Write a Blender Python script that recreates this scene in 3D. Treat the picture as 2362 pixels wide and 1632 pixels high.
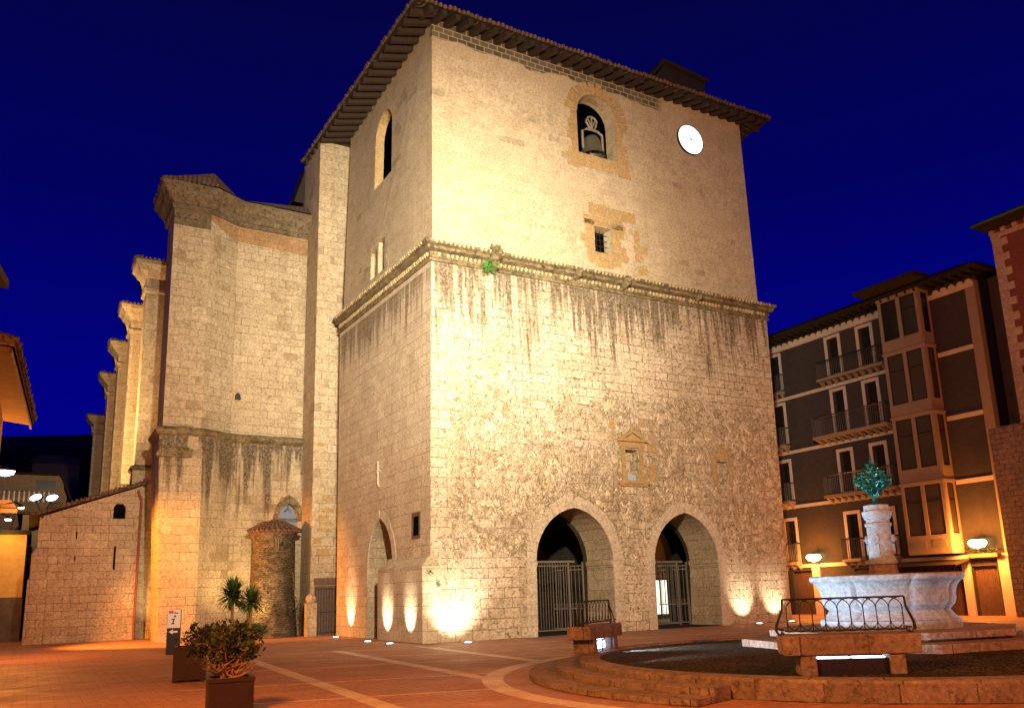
import bpy, math, random
from mathutils import Vector, Matrix
from mathutils.geometry import tessellate_polygon
random.seed(7)
R = math.radians
PI = math.pi
for o in list(bpy.data.objects): bpy.data.objects.remove(o, do_unlink=True)
SC = bpy.context.scene
COL = SC.collection

# ------------------------------------------------------------------ camera
# world: X runs along the tower's clock face, Y along its side face, origin = the front corner at the ground
CAM = Vector((-11.86, -27.02, 1.6))
th, ro, az = R(12.1), R(1.855), R(29.85)
fw = Vector((math.sin(az), math.cos(az), 0)); rt = Vector((math.cos(az), -math.sin(az), 0)); up = Vector((0, 0, 1))
Fv = fw * math.cos(th) + up * math.sin(th)
U0 = -fw * math.sin(th) + up * math.cos(th)
Rv = rt * math.cos(ro) - U0 * math.sin(ro)
Uv = rt * math.sin(ro) + U0 * math.cos(ro)
cd = bpy.data.cameras.new('camera'); cam = bpy.data.objects.new('camera', cd); COL.objects.link(cam)
m = Matrix((Rv, Uv, -Fv)).transposed().to_4x4(); m.translation = CAM
cam.matrix_world = m
cd.sensor_width = 36; cd.lens = 29.4; cd.shift_x = -0.0009; cd.shift_y = 0.058
cd.clip_start = 0.1; cd.clip_end = 3000
SC.camera = cam
SC.view_settings.view_transform = 'Standard'; SC.view_settings.look = 'None'
SC.view_settings.exposure = 0.25; SC.view_settings.gamma = 1.0

# ------------------------------------------------------------------ night sky
W = bpy.data.worlds.new('World'); SC.world = W; W.use_nodes = True
nt = W.node_tree; nt.nodes.clear()
tc = nt.nodes.new('ShaderNodeTexCoord'); sx = nt.nodes.new('ShaderNodeSeparateXYZ')
rp = nt.nodes.new('ShaderNodeValToRGB'); bg = nt.nodes.new('ShaderNodeBackground'); ow = nt.nodes.new('ShaderNodeOutputWorld')
nt.links.new(tc.outputs['Generated'], sx.inputs[0]); nt.links.new(sx.outputs['Z'], rp.inputs[0])
el = rp.color_ramp.elements
el[0].position = 0.0; el[0].color = (0.0006, 0.0006, 0.235, 1)
el[1].position = 1.0; el[1].color = (0.001, 0.001, 0.02, 1)
for p, c in ((0.22, (0.0004, 0.0004, 0.185, 1)), (0.42, (0.0006, 0.0006, 0.095, 1)), (0.62, (0.001, 0.001, 0.046, 1))):
    e = el.new(p); e.color = c
nt.links.new(rp.outputs[0], bg.inputs[0]); bg.inputs[1].default_value = 1.0
nt.links.new(bg.outputs[0], ow.inputs[0])

# ------------------------------------------------------------------ lights the place has
def spot(name, loc, aim, power, col, size, blend=0.6, rad=0.15):
    l = bpy.data.lights.new(name, 'SPOT'); l.energy = power; l.color = col
    l.spot_size = R(size); l.spot_blend = blend; l.shadow_soft_size = rad
    o = bpy.data.objects.new(name, l); COL.objects.link(o); o.location = loc
    o.rotation_euler = (Vector(aim) - Vector(loc)).to_track_quat('-Z', 'Y').to_euler()
    return o
def point(name, loc, power, col, rad=0.12):
    l = bpy.data.lights.new(name, 'POINT'); l.energy = power; l.color = col; l.shadow_soft_size = rad
    o = bpy.data.objects.new(name, l); COL.objects.link(o); o.location = loc
    return o
WARM = (1.0, 0.76, 0.42); SOD = (1.0, 0.33, 0.05); COOL = (0.74, 0.84, 1.0)
spot('flood_light', (-5.5, -20.0, 10.5), (2.0, 0.5, 13.8), 56000, (1.0, .91, .70), 50, 1.0, 0.2)
spot('flood_light', (-8.5, -23.0, 10.0), (3.0, 4.0, 12.3), 56000, (1.0, 0.85, 0.58), 76, 1.0, 0.3)
spot('sodium_light', (-13.2, 9.9, 5.6), (-6.8, 12.4, 1.8), 12000, (1.0, .34, .05), 76, 0.6, 0.12)
point('sodium_light', (-12.7, 5.4, 4.6), 1500, SOD, 0.2)
point('sodium_light', (-12.9, -19.5, 6.5), 6500, SOD, 0.3)
point('sodium_light', (3.0, -33.0, 9.0), 9500, (1.0, .27, .04), 0.3)
spot('buttress_flood', (-12.5, 16.8, 8.2), (-7.7, 30.0, 16.5), 17000, (1.0, 0.62, 0.26), 110, 0.8, 0.15)

# ------------------------------------------------------------------ materials
MATS = {}
class NB:
    def __init__(s, name):
        s.m = bpy.data.materials.new(name); s.m.use_nodes = True; s.t = s.m.node_tree; s.t.nodes.clear()
        s.o = s.t.nodes.new('ShaderNodeOutputMaterial'); s.b = s.t.nodes.new('ShaderNodeBsdfPrincipled')
        s.t.links.new(s.b.outputs[0], s.o.inputs[0])
        MATS[name] = s.m
    def n(s, ty, **k):
        x = s.t.nodes.new(ty)
        for a, b in k.items(): setattr(x, a, b)
        return x
    def l(s, a, b): s.t.links.new(a, b)
    def val(s, sock, v):
        if isinstance(v, (int, float)): sock.default_value = v
        elif isinstance(v, tuple): sock.default_value = v if len(v) == 4 or len(sock.default_value) == 3 else (*v, 1)
        else: s.l(v, sock)
    def math(s, op, a, b=0.0, c=None, clamp=False):
        x = s.n('ShaderNodeMath', operation=op, use_clamp=clamp); s.val(x.inputs[0], a); s.val(x.inputs[1], b)
        if c is not None: s.val(x.inputs[2], c)
        return x.outputs[0]
    def mix(s, f, a, b, bt='MIX'):
        x = s.n('ShaderNodeMix', data_type='RGBA', blend_type=bt); s.val(x.inputs[0], f); s.val(x.inputs[6], a); s.val(x.inputs[7], b)
        return x.outputs[2]
    def noise(s, vec, sc, det=4, rough=0.6, dist=0.0, w=None):
        x = s.n('ShaderNodeTexNoise'); s.l(vec, x.inputs['Vector']); x.inputs['Scale'].default_value = sc
        x.inputs['Detail'].default_value = det; x.inputs['Roughness'].default_value = rough; x.inputs['Distortion'].default_value = dist
        return x.outputs[0]
    def ramp(s, f, *st):
        x = s.n('ShaderNodeMapRange', clamp=True); s.val(x.inputs[0], f)
        x.inputs[1].default_value = st[0]; x.inputs[2].default_value = st[1]
        x.inputs[3].default_value = st[2] if len(st) > 2 else 0; x.inputs[4].default_value = st[3] if len(st) > 3 else 1
        return x.outputs[0]
    def pos(s):
        g = s.n('ShaderNodeNewGeometry'); return g.outputs['Position']
    def xyz(s, v):
        x = s.n('ShaderNodeSeparateXYZ'); s.l(v, x.inputs[0]); return x.outputs
    def vmap(s, v, sc=(1, 1, 1), lo=(0, 0, 0)):
        x = s.n('ShaderNodeMapping'); s.l(v, x.inputs[0]); x.inputs['Scale'].default_value = sc; x.inputs['Location'].default_value = lo
        return x.outputs[0]
    def uv(s):
        x = s.n('ShaderNodeUVMap'); x.uv_map = 'UVMap'; return x.outputs[0]
    def bump(s, h, st=0.5, d=0.02, prev=None):
        x = s.n('ShaderNodeBump'); x.inputs['Strength'].default_value = st; x.inputs['Distance'].default_value = d
        s.l(h, x.inputs['Height'])
        if prev is not None: s.l(prev, x.inputs['Normal'])
        return x.outputs[0]

def warp_uv(b, amt=0.05, sc=1.3):
    uv = b.uv(); nz = b.n('ShaderNodeTexNoise'); b.l(b.pos(), nz.inputs['Vector']); nz.inputs['Scale'].default_value = sc; nz.inputs['Detail'].default_value = 3
    v = b.n('ShaderNodeVectorMath', operation='SUBTRACT'); b.l(nz.outputs[1], v.inputs[0]); v.inputs[1].default_value = (.5, .5, .5)
    v2 = b.n('ShaderNodeVectorMath', operation='SCALE'); b.l(v.outputs[0], v2.inputs[0]); v2.inputs[3].default_value = amt
    v3 = b.n('ShaderNodeVectorMath', operation='ADD'); b.l(uv, v3.inputs[0]); b.l(v2.outputs[0], v3.inputs[1])
    return v3.outputs[0]

def bricks(b, vec, c1, c2, cm, bw, bh, ms, off=0.5, smooth=0.15, bias=0.0):
    x = b.n('ShaderNodeTexBrick', offset=off); b.l(vec, x.inputs['Vector'])
    b.val(x.inputs['Color1'], (*c1, 1)); b.val(x.inputs['Color2'], (*c2, 1)); b.val(x.inputs['Mortar'], (*cm, 1))
    x.inputs['Scale'].default_value = 1; x.inputs['Mortar Size'].default_value = ms; x.inputs['Mortar Smooth'].default_value = smooth
    x.inputs['Bias'].default_value = bias; x.inputs['Brick Width'].default_value = bw; x.inputs['Row Height'].default_value = bh
    return x.outputs[0], x.outputs[1]

def stone(name, c1, c2, cm, bw=0.62, bh=0.34, ms=0.012, stains=None, rubble=None, darkband=None, blotch=0.35, odd=0.0, oddc=(.40, .31, .20), rough=0.9, wob=0.05, bst=0.5, pits=0.4, lichen=0.0, streak=0.25):
    """ashlar masonry: coursed blocks with per-block tone, worn joints, blotches, pits; optional run-off stains under a ledge at a height"""
    b = NB(name); P = b.pos(); vec = warp_uv(b, wob)
    col, fac = bricks(b, vec, c1, c2, cm, bw, bh, ms)
    # joints come and go
    jn = b.ramp(b.noise(P, 1.4, 4, .7), 0.42, 0.56)
    plain = b.mix(0.5, (*c1, 1), (*c2, 1))
    joint = b.math('MULTIPLY', fac, b.math('ADD', b.math('MULTIPLY', jn, 0.75), 0.25))
    # colour without mortar : second brick with mortar 0
    colb, _ = bricks(b, vec, c1, c2, cm, bw, bh, 0.0)
    c = b.mix(joint, colb, (*cm, 1))
    h = b.math('MULTIPLY', joint, -1.0)
    # odd blocks of another stone
    if odd > 0:
        ob, _ = bricks(b, vec, (0, 0, 0), (1, 1, 1), (0, 0, 0), bw, bh, 0.0, bias=0.0)
        om = b.ramp(ob, 1 - odd * 4, 1 - odd * 4 + 0.02)
        om = b.math('MULTIPLY', om, b.math('SUBTRACT', 1.0, joint))
        om = b.math('MULTIPLY', om, b.ramp(b.noise(P, .42, 2), .52, .60, 0, .85))
        c = b.mix(om, c, (*oddc, 1))
    if rubble:
        z0, z1, x0 = rubble
        s = b.xyz(P)
        wv = b.n('ShaderNodeVectorMath', operation='ADD')
        nz = b.n('ShaderNodeTexNoise'); b.l(P, nz.inputs['Vector']); nz.inputs['Scale'].default_value = 3.0; nz.inputs['Detail'].default_value = 2
        sc = b.n('ShaderNodeVectorMath', operation='SCALE'); b.l(nz.outputs[1], sc.inputs[0]); sc.inputs[3].default_value = 0.6
        b.l(P, wv.inputs[0]); b.l(sc.outputs[0], wv.inputs[1])
        v1 = b.n('ShaderNodeTexVoronoi', feature='DISTANCE_TO_EDGE'); b.l(wv.outputs[0], v1.inputs['Vector']); v1.inputs['Scale'].default_value = 5.0
        v2 = b.n('ShaderNodeTexVoronoi', feature='F1'); b.l(wv.outputs[0], v2.inputs['Vector']); v2.inputs['Scale'].default_value = 5.0
        rr = b.xyz(v2.outputs['Color'])[0]
        rc = b.mix(rr, (c1[0] * .74, c1[1] * .70, c1[2] * .62, 1), (min(c2[0] * 1.32, .8), min(c2[1] * 1.32, .8), min(c2[2] * 1.3, .8), 1))
        gap = b.math('MAXIMUM', b.ramp(v1.outputs['Distance'], 0.0, 0.07), b.ramp(b.noise(P, 2.3, 4), .40, .56))
        rc = b.mix(gap, (c1[0] * .38, c1[1] * .33, c1[2] * .26, 1), rc)
        n1 = b.noise(P, 0.55, 4, 0.6)
        lo = b.ramp(b.math('ADD', s[2], b.math('MULTIPLY', n1, 2.4)), z0 + 0.9, z0 + 1.0)
        hi = b.ramp(b.math('ADD', s[2], b.math('MULTIPLY', n1, 9.0)), z1 + 4.2, z1 + 4.6, 1, 0)
        msk = b.math('MULTIPLY', lo, hi)
        msk = b.math('MULTIPLY', msk, b.ramp(s[0], x0, x0 + 0.15))
        msk = b.math('MULTIPLY', msk, b.ramp(b.noise(P, 1.1, 6, .75), 0.43, 0.50))
        msk = b.math('MULTIPLY', msk, b.ramp(s[1], 1.0, 0.9))
        c = b.mix(msk, c, rc)
        hr = b.math('MULTIPLY', b.ramp(v1.outputs['Distance'], 0.0, 0.2), 1.2)
        hr = b.math('ADD', hr, b.math('MULTIPLY', b.noise(P, 9, 3), 1.6))
        hm = b.n('ShaderNodeMix', data_type='FLOAT'); b.l(msk, hm.inputs[0]); b.l(h, hm.inputs[2]); b.l(hr, hm.inputs[3]); h = hm.outputs[0]
    # blotches
    bl = b.ramp(b.noise(P, 0.8, 6, 0.7), 0.35, 0.7)
    c = b.mix(b.math('MULTIPLY', bl, blotch), c, (c1[0] * .55, c1[1] * .5, c1[2] * .42, 1))
    fine = b.ramp(b.noise(P, 11, 5, 0.75), 0.30, 0.72, 0.50, 1.28)
    c = b.mix(1.0, c, b.n('ShaderNodeCombineColor').outputs[0] if False else fine, 'MULTIPLY')
    if pits > 0:
        pv = b.ramp(b.noise(P, 6.5, 5, 0.85, 0.6), 0.56, 0.66)
        c = b.mix(b.math('MULTIPLY', pv, pits), c, (c1[0] * .22, c1[1] * .19, c1[2] * .14, 1))
        h = b.math('SUBTRACT', h, b.math('MULTIPLY', pv, 1.2))
    if streak > 0:
        st = b.noise(b.vmap(P, (2.2, 2.2, 0.18)), 1.0, 5, 0.65)
        c = b.mix(b.math('MULTIPLY', b.ramp(st, 0.52, 0.72), streak), c, (c1[0] * .4, c1[1] * .36, c1[2] * .3, 1))
    if stains:
        for (zt, ln, amt, sc_, base_t, stc) in stains:
            s = b.xyz(P)
            st = b.noise(b.vmap(P, (sc_, sc_, 0.13)), 1.0, 6, 0.7, 0.25)
            dz = b.math('SUBTRACT', zt, s[2])
            # long runs narrow with the distance below the ledge
            lowf = b.noise(b.vmap(P, (.45, .45, .1)), 1.0, 2)
            fine_ = b.ramp(b.noise(P, 9, 4, .8), .35, .58, .45, 1)
            thr = b.math('ADD', b.math('MULTIPLY', dz, 0.24 / ln), b.math('ADD', base_t, b.math('MULTIPLY', b.math('SUBTRACT', .5, lowf), .35)))
            mk = b.ramp(b.math('SUBTRACT', st, thr), -.01, 0.10)
            ok = b.math('MULTIPLY', b.math('GREATER_THAN', dz, -0.05), b.ramp(dz, ln * .8, ln * 1.15, 1, 0))
            mk = b.math('MULTIPLY', b.math('MULTIPLY', b.math('MULTIPLY', mk, ok), amt), fine_)
            c = b.mix(mk, c, (*stc, 1))
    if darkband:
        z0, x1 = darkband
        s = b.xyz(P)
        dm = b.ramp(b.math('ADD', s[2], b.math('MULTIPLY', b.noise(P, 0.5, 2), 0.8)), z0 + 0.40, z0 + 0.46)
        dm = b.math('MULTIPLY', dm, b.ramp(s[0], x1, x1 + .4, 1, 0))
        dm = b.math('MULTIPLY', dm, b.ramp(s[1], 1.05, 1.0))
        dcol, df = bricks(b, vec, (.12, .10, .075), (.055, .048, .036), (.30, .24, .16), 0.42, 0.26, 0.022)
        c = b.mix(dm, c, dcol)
    if lichen > 0:
        lm = b.ramp(b.noise(P, 2.6, 6, 0.75), 0.46, 0.62)
        c = b.mix(b.math('MULTIPLY', lm, lichen), c, (.05, .042, .02, 1))
    b.l(c, b.b.inputs['Base Color']); b.b.inputs['Roughness'].default_value = rough
    b.b.inputs['Specular IOR Level'].default_value = 0.2
    hh = b.math('ADD', b.math('MULTIPLY', h, 1.0), b.math('MULTIPLY', b.noise(P, 14, 5, 0.7), 0.8))
    b.l(b.bump(hh, bst, 0.035), b.b.inputs['Normal'])
    return b.m

def plain(name, c, rough=0.7, metal=0.0, var=0.25, vsc=6.0, bst=0.15, spec=0.3):
    b = NB(name); P = b.pos()
    n1 = b.ramp(b.noise(P, vsc, 5, 0.7), 0.25, 0.75, 1 - var, 1 + var)
    b.l(b.mix(1.0, (*c, 1), n1, 'MULTIPLY'), b.b.inputs['Base Color'])
    b.b.inputs['Roughness'].default_value = rough; b.b.inputs['Metallic'].default_value = metal
    b.b.inputs['Specular IOR Level'].default_value = spec
    b.l(b.bump(b.noise(P, vsc * 4, 4), bst, 0.01), b.b.inputs['Normal'])
    return b.m

def emit(name, c, st):
    b = NB(name); b.b.inputs['Base Color'].default_value = (0.02, 0.02, 0.02, 1)
    b.b.inputs['Emission Color'].default_value = (*c, 1); b.b.inputs['Emission Strength'].default_value = st
    return b.m

M = MATS
stone('lower ashlar', (.44, .36, .25), (.54, .455, .33), (.17, .12, .075), 0.66, 0.36, 0.013, stains=[(14.2, 4.2, 1.0, 4.6, .385, (.085, .062, .038)), (14.2, 6.5, .7, 1.8, .56, (.12, .088, .055))], rubble=(3.0, 9.6, 1.0), blotch=.4, odd=.05, pits=.85, streak=.4, bst=.7)
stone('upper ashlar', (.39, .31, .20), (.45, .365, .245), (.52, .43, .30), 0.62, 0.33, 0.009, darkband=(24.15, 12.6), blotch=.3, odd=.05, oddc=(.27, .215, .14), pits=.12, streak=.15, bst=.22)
stone('side ashlar', (.45, .37, .25), (.52, .44, .31), (.19, .14, .09), 0.75, 0.42, 0.011, stains=[(13.9, 2.4, .95, 4.5, .37, (.11, .08, .05))], blotch=.3, odd=.03, pits=.3, streak=.2, bst=.5)
stone('choir ashlar', (.38, .31, .20), (.45, .375, .255), (.17, .125, .08), 0.7, 0.38, 0.012, stains=[(9.1, 4.0, 1.0, 1.9, .36, (.06, .046, .032))], blotch=.4, odd=.07, oddc=(.27, .20, .12), pits=.35, streak=.3, bst=.5)
stone('buttress ashlar', (.40, .32, .21), (.47, .385, .26), (.19, .14, .09), 0.7, 0.4, 0.012, blotch=.35, odd=.06, oddc=(.27, .20, .13), pits=.35, streak=.3)
stone('annex masonry', (.42, .33, .22), (.50, .40, .27), (.17, .12, .08), 0.7, 0.36, 0.014, blotch=.45, odd=.08, oddc=(.52, .44, .32), pits=.4)
stone('weathered moulding', (.20, .155, .085), (.26, .20, .11), (.06, .05, .03), 0.9, 0.6, 0.01, blotch=.6, pits=.7, lichen=.75, bst=.9)
stone('carved stone', (.40, .31, .18), (.48, .38, .22), (.2, .15, .09), 5, 5, 0, blotch=.6, pits=.5, lichen=.35)
stone('ochre stone', (.34, .23, .105), (.42, .29, .14), (.30, .2, .1), 5, 5, 0.0, blotch=.3, pits=.25, streak=.1, bst=.3)
stone('pale voussoir', (.46, .39, .29), (.52, .45, .34), (.3, .24, .17), 5, 5, 0.0, blotch=.3, pits=.35, bst=.4)
stone('rubble turret', (.09, .07, .045), (.24, .185, .12), (.05, .04, .028), 0.30, 0.085, 0.02, blotch=.9, pits=1.0, streak=.7, bst=1.0, wob=.30)
stone('dark interior', (.016, .013, .01), (.022, .018, .013), (.05, .04, .03), 0.6, 0.35, 0.012)  # nearly black stone puts the porch's lack of light into the colour
stone('porch stone', (.34, .27, .18), (.42, .34, .23), (.14, .10, .07), 0.7, 0.4, 0.012, blotch=.4)
stone('fountain stone', (.33, .42, .47), (.40, .49, .54), (.30, .30, .28), 9, 9, 0.0, blotch=.35, pits=.5, streak=.6, bst=.35)
stone('rim stone', (.25, .19, .14), (.33, .25, .19), (.07, .05, .035), 0.95, 2.0, 0.012, blotch=.6, pits=.6, streak=.55, bst=.6)
stone('street stone', (.25, .19, .13), (.33, .25, .17), (.12, .09, .06), 0.4, 0.22, 0.02, blotch=.5, pits=.6)
stone('quoin stone', (.42, .34, .25), (.48, .39, .29), (.3, .24, .18), 5, 5, 0, blotch=.3, pits=.2)
plain('facade render', (.044, .038, .036), .9, 0, .25, 3)
plain('yellow render', (.62, .40, .12), .9, 0, .2, 3)
plain('dark render', (.11, .085, .065), .9, 0, .4, 2)
plain('ochre plaster', (.36, .25, .14), .9, 0, .3, 2)
plain('trim paint', (.52, .45, .37), .7, 0, .12, 4)
plain('bay paint', (.26, .20, .14), .6, 0, .12, 4)
plain('dark timber', (.018, .012, .008), .8, 0, .4, 8)
plain('rafter timber', (.03, .018, .012), .85, 0, .45, 8)
plain('door timber', (.06, .03, .016), .6, 0, .3, 8)
plain('wrought iron', (.05, .045, .042), .45, .7, .3, 20)
plain('bell bronze', (.16, .15, .11), .45, .6, .3, 10)
plain('yoke metal', (.22, .20, .16), .5, .2, .25, 20)
plain('verdigris', (.015, .20, .17), .25, .55, .5, 14, spec=.6)
plain('verdigris dark', (.01, .05, .045), .4, .4, .5, 14, spec=.5)
plain('gate iron', (.15, .13, .11), .6, .3, .3, 20)
plain('bare wood', (.18, .10, .06), .6, 0, .35, 9)
plain('pot brown', (.018, .007, .006), .55, 0, .3, 6)
plain('soil', (.03, .02, .014), 1, 0, .4, 20)
plain('leaf dark', (.024, .036, .014), .55, 0, .5, 9)
plain('leaf green', (.045, .09, .02), .5, 0, .4, 9)
plain('leaf bright', (.06, .16, .03), .5, 0, .4, 9)
plain('bark', (.22, .12, .07), .9, 0, .3, 20)
plain('curtain', (.045, .038, .03), .4, 0, .2, 14)
plain('sign white', (.72, .70, .68), .5, 0, .05, 5)
plain('sign black', (.03, .03, .035), .5, 0, .1, 5)
plain('sign red', (.6, .05, .03), .5, 0, .1, 5)
plain('old plank', (.10, .06, .045), .8, 0, .35, 7)
plain('rust red', (.20, .055, .03), .8, 0, .4, 8)
plain('awning cloth', (.62, .24, .08), .9, 0, .2, 4)
plain('window dark', (.012, .012, .012), .25, 0, .3, 4, spec=.5)
plain('void black', (.004, .004, .004), 1, 0, .1, 4, spec=0)  # black colour stands for the unlit depth behind openings
plain('hill mass', (.004, .004, .002), 1, 0, .6, .05)
emit('clock glass', (.93, .97, 1.0), 2.2)
emit('cool lamp glass', (.62, .70, 1.0), 14)
emit('white lamp glass', (1.0, .95, .85), 16)
emit('sodium glass', (1.0, .55, .16), 22)
emit('lit doorway', (1.0, .93, .72), 1.6)
emit('uplight glass', (.75, .80, 1.0), 9)
emit('oculus glass', (.25, .27, .32), .5)

def tiles(name, c1, c2):
    b = NB(name); P = b.pos(); uv = b.uv()
    col, f = bricks(b, uv, c1, c2, (.03, .02, .012), .22, .34, .03)
    c = b.mix(b.ramp(b.noise(P, 1.6, 5, .7), .45, .65), col, (.08, .06, .035, 1))
    b.l(c, b.b.inputs['Base Color']); b.b.inputs['Roughness'].default_value = .9
    b.l(b.bump(b.math('ADD', b.math('MULTIPLY', f, -1.), b.noise(P, 8, 4)), .8, .03), b.b.inputs['Normal'])
tiles('roof tile', (.15, .065, .035), (.10, .05, .03))

def brickwork(name):
    b = NB(name); P = b.pos(); uv = warp_uv(b, .01)
    col, f = bricks(b, uv, (.20, .035, .02), (.14, .026, .015), (.15, .10, .07), .25, .08, .010)
    b.l(b.mix(b.ramp(b.noise(P, 2, 5), .4, .7, 0, .5), col, (.12, .03, .02, 1)), b.b.inputs['Base Color'])
    b.b.inputs['Roughness'].default_value = .9
    b.l(b.bump(b.math('MULTIPLY', f, -1.), .5, .01), b.b.inputs['Normal'])
brickwork('red brick')

def paving():
    b = NB('plaza paving'); P = b.pos(); s = b.xyz(P); x, y = s[0], s[1]
    co = b.n('ShaderNodeCombineXYZ'); b.l(x, co.inputs[0]); b.l(y, co.inputs[1])
    col, f = bricks(b, co.outputs[0], (.40, .19, .105), (.33, .155, .088), (.20, .092, .055), .42, .21, .010)
    # pale stone strips set in the paving: one family along Y, one along X, one ring round the pool
    def band(v, c0, w): return b.math('LESS_THAN', b.math('ABSOLUTE', b.math('SUBTRACT', v, c0)), w)
    xs = b.math('SUBTRACT', x, b.math('MULTIPLY', y, 0.06))
    mk = None
    for c0 in (-3.30, -6.20, -.62): 
        q = band(xs, c0, .16); mk = q if mk is None else b.math('MAXIMUM', mk, q)
    ys = b.math('ADD', y, b.math('MULTIPLY', x, 0.27))
    for c0 in (-1.85, -5.2, -8.05, -12.0, -15.0):
        mk = b.math('MAXIMUM', mk, band(ys, c0, .05))
    dx = b.math('SUBTRACT', x, 2.3); dy = b.math('ADD', y, 15.7)
    r = b.math('SQRT', b.math('ADD', b.math('MULTIPLY', dx, dx), b.math('MULTIPLY', dy, dy)))
    mk = b.math('MULTIPLY', mk, b.math('GREATER_THAN', r, 7.4))
    mk = b.math('MULTIPLY', mk, b.math('GREATER_THAN', x, -9.3))
    mk = b.math('MULTIPLY', mk, b.math('LESS_THAN', y, -.5))
    mk = b.math('MAXIMUM', mk, band(r, 7.2, .2))
    wear = b.ramp(b.noise(P, 1.3, 5, .7), .3, .6, .5, 1)
    mk = b.math('MULTIPLY', mk, wear)
    c = b.mix(mk, col, (.62, .52, .40, 1))
    c = b.mix(1.0, c, b.ramp(b.noise(P, 7, 6, .8), .25, .75, .6, 1.35), 'MULTIPLY')
    c = b.mix(b.ramp(b.noise(P, .35, 5, .6), .45, .7, 0, .45), c, (.10, .06, .042, 1))
    b.l(c, b.b.inputs['Base Color']); b.l(b.ramp(b.noise(P, 1.1, 4), .3, .7, .5, .8), b.b.inputs['Roughness'])
    b.b.inputs['Specular IOR Level'].default_value = .3
    b.l(b.bump(b.math('ADD', b.math('MULTIPLY', f, -1.), b.math('MULTIPLY', b.noise(P, 16, 5, .8), 1.2)), .5, .01), b.b.inputs['Normal'])
paving()
def gravel():
    b = NB('pool gravel'); P = b.pos()
    v = b.n('ShaderNodeTexVoronoi'); b.l(P, v.inputs['Vector']); v.inputs['Scale'].default_value = 26
    c = b.mix(b.xyz(v.outputs['Color'])[0], (.015, .013, .009, 1), (.09, .07, .045, 1))
    c = b.mix(b.ramp(b.noise(P, 1.2, 5), .45, .65, 0, .6), c, (.02, .026, .012, 1))
    b.l(c, b.b.inputs['Base Color']); b.b.inputs['Roughness'].default_value = 1; b.b.inputs['Specular IOR Level'].default_value = .05
    b.l(b.bump(v.outputs['Distance'], 1.0, .04), b.b.inputs['Normal'])
gravel()

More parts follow.
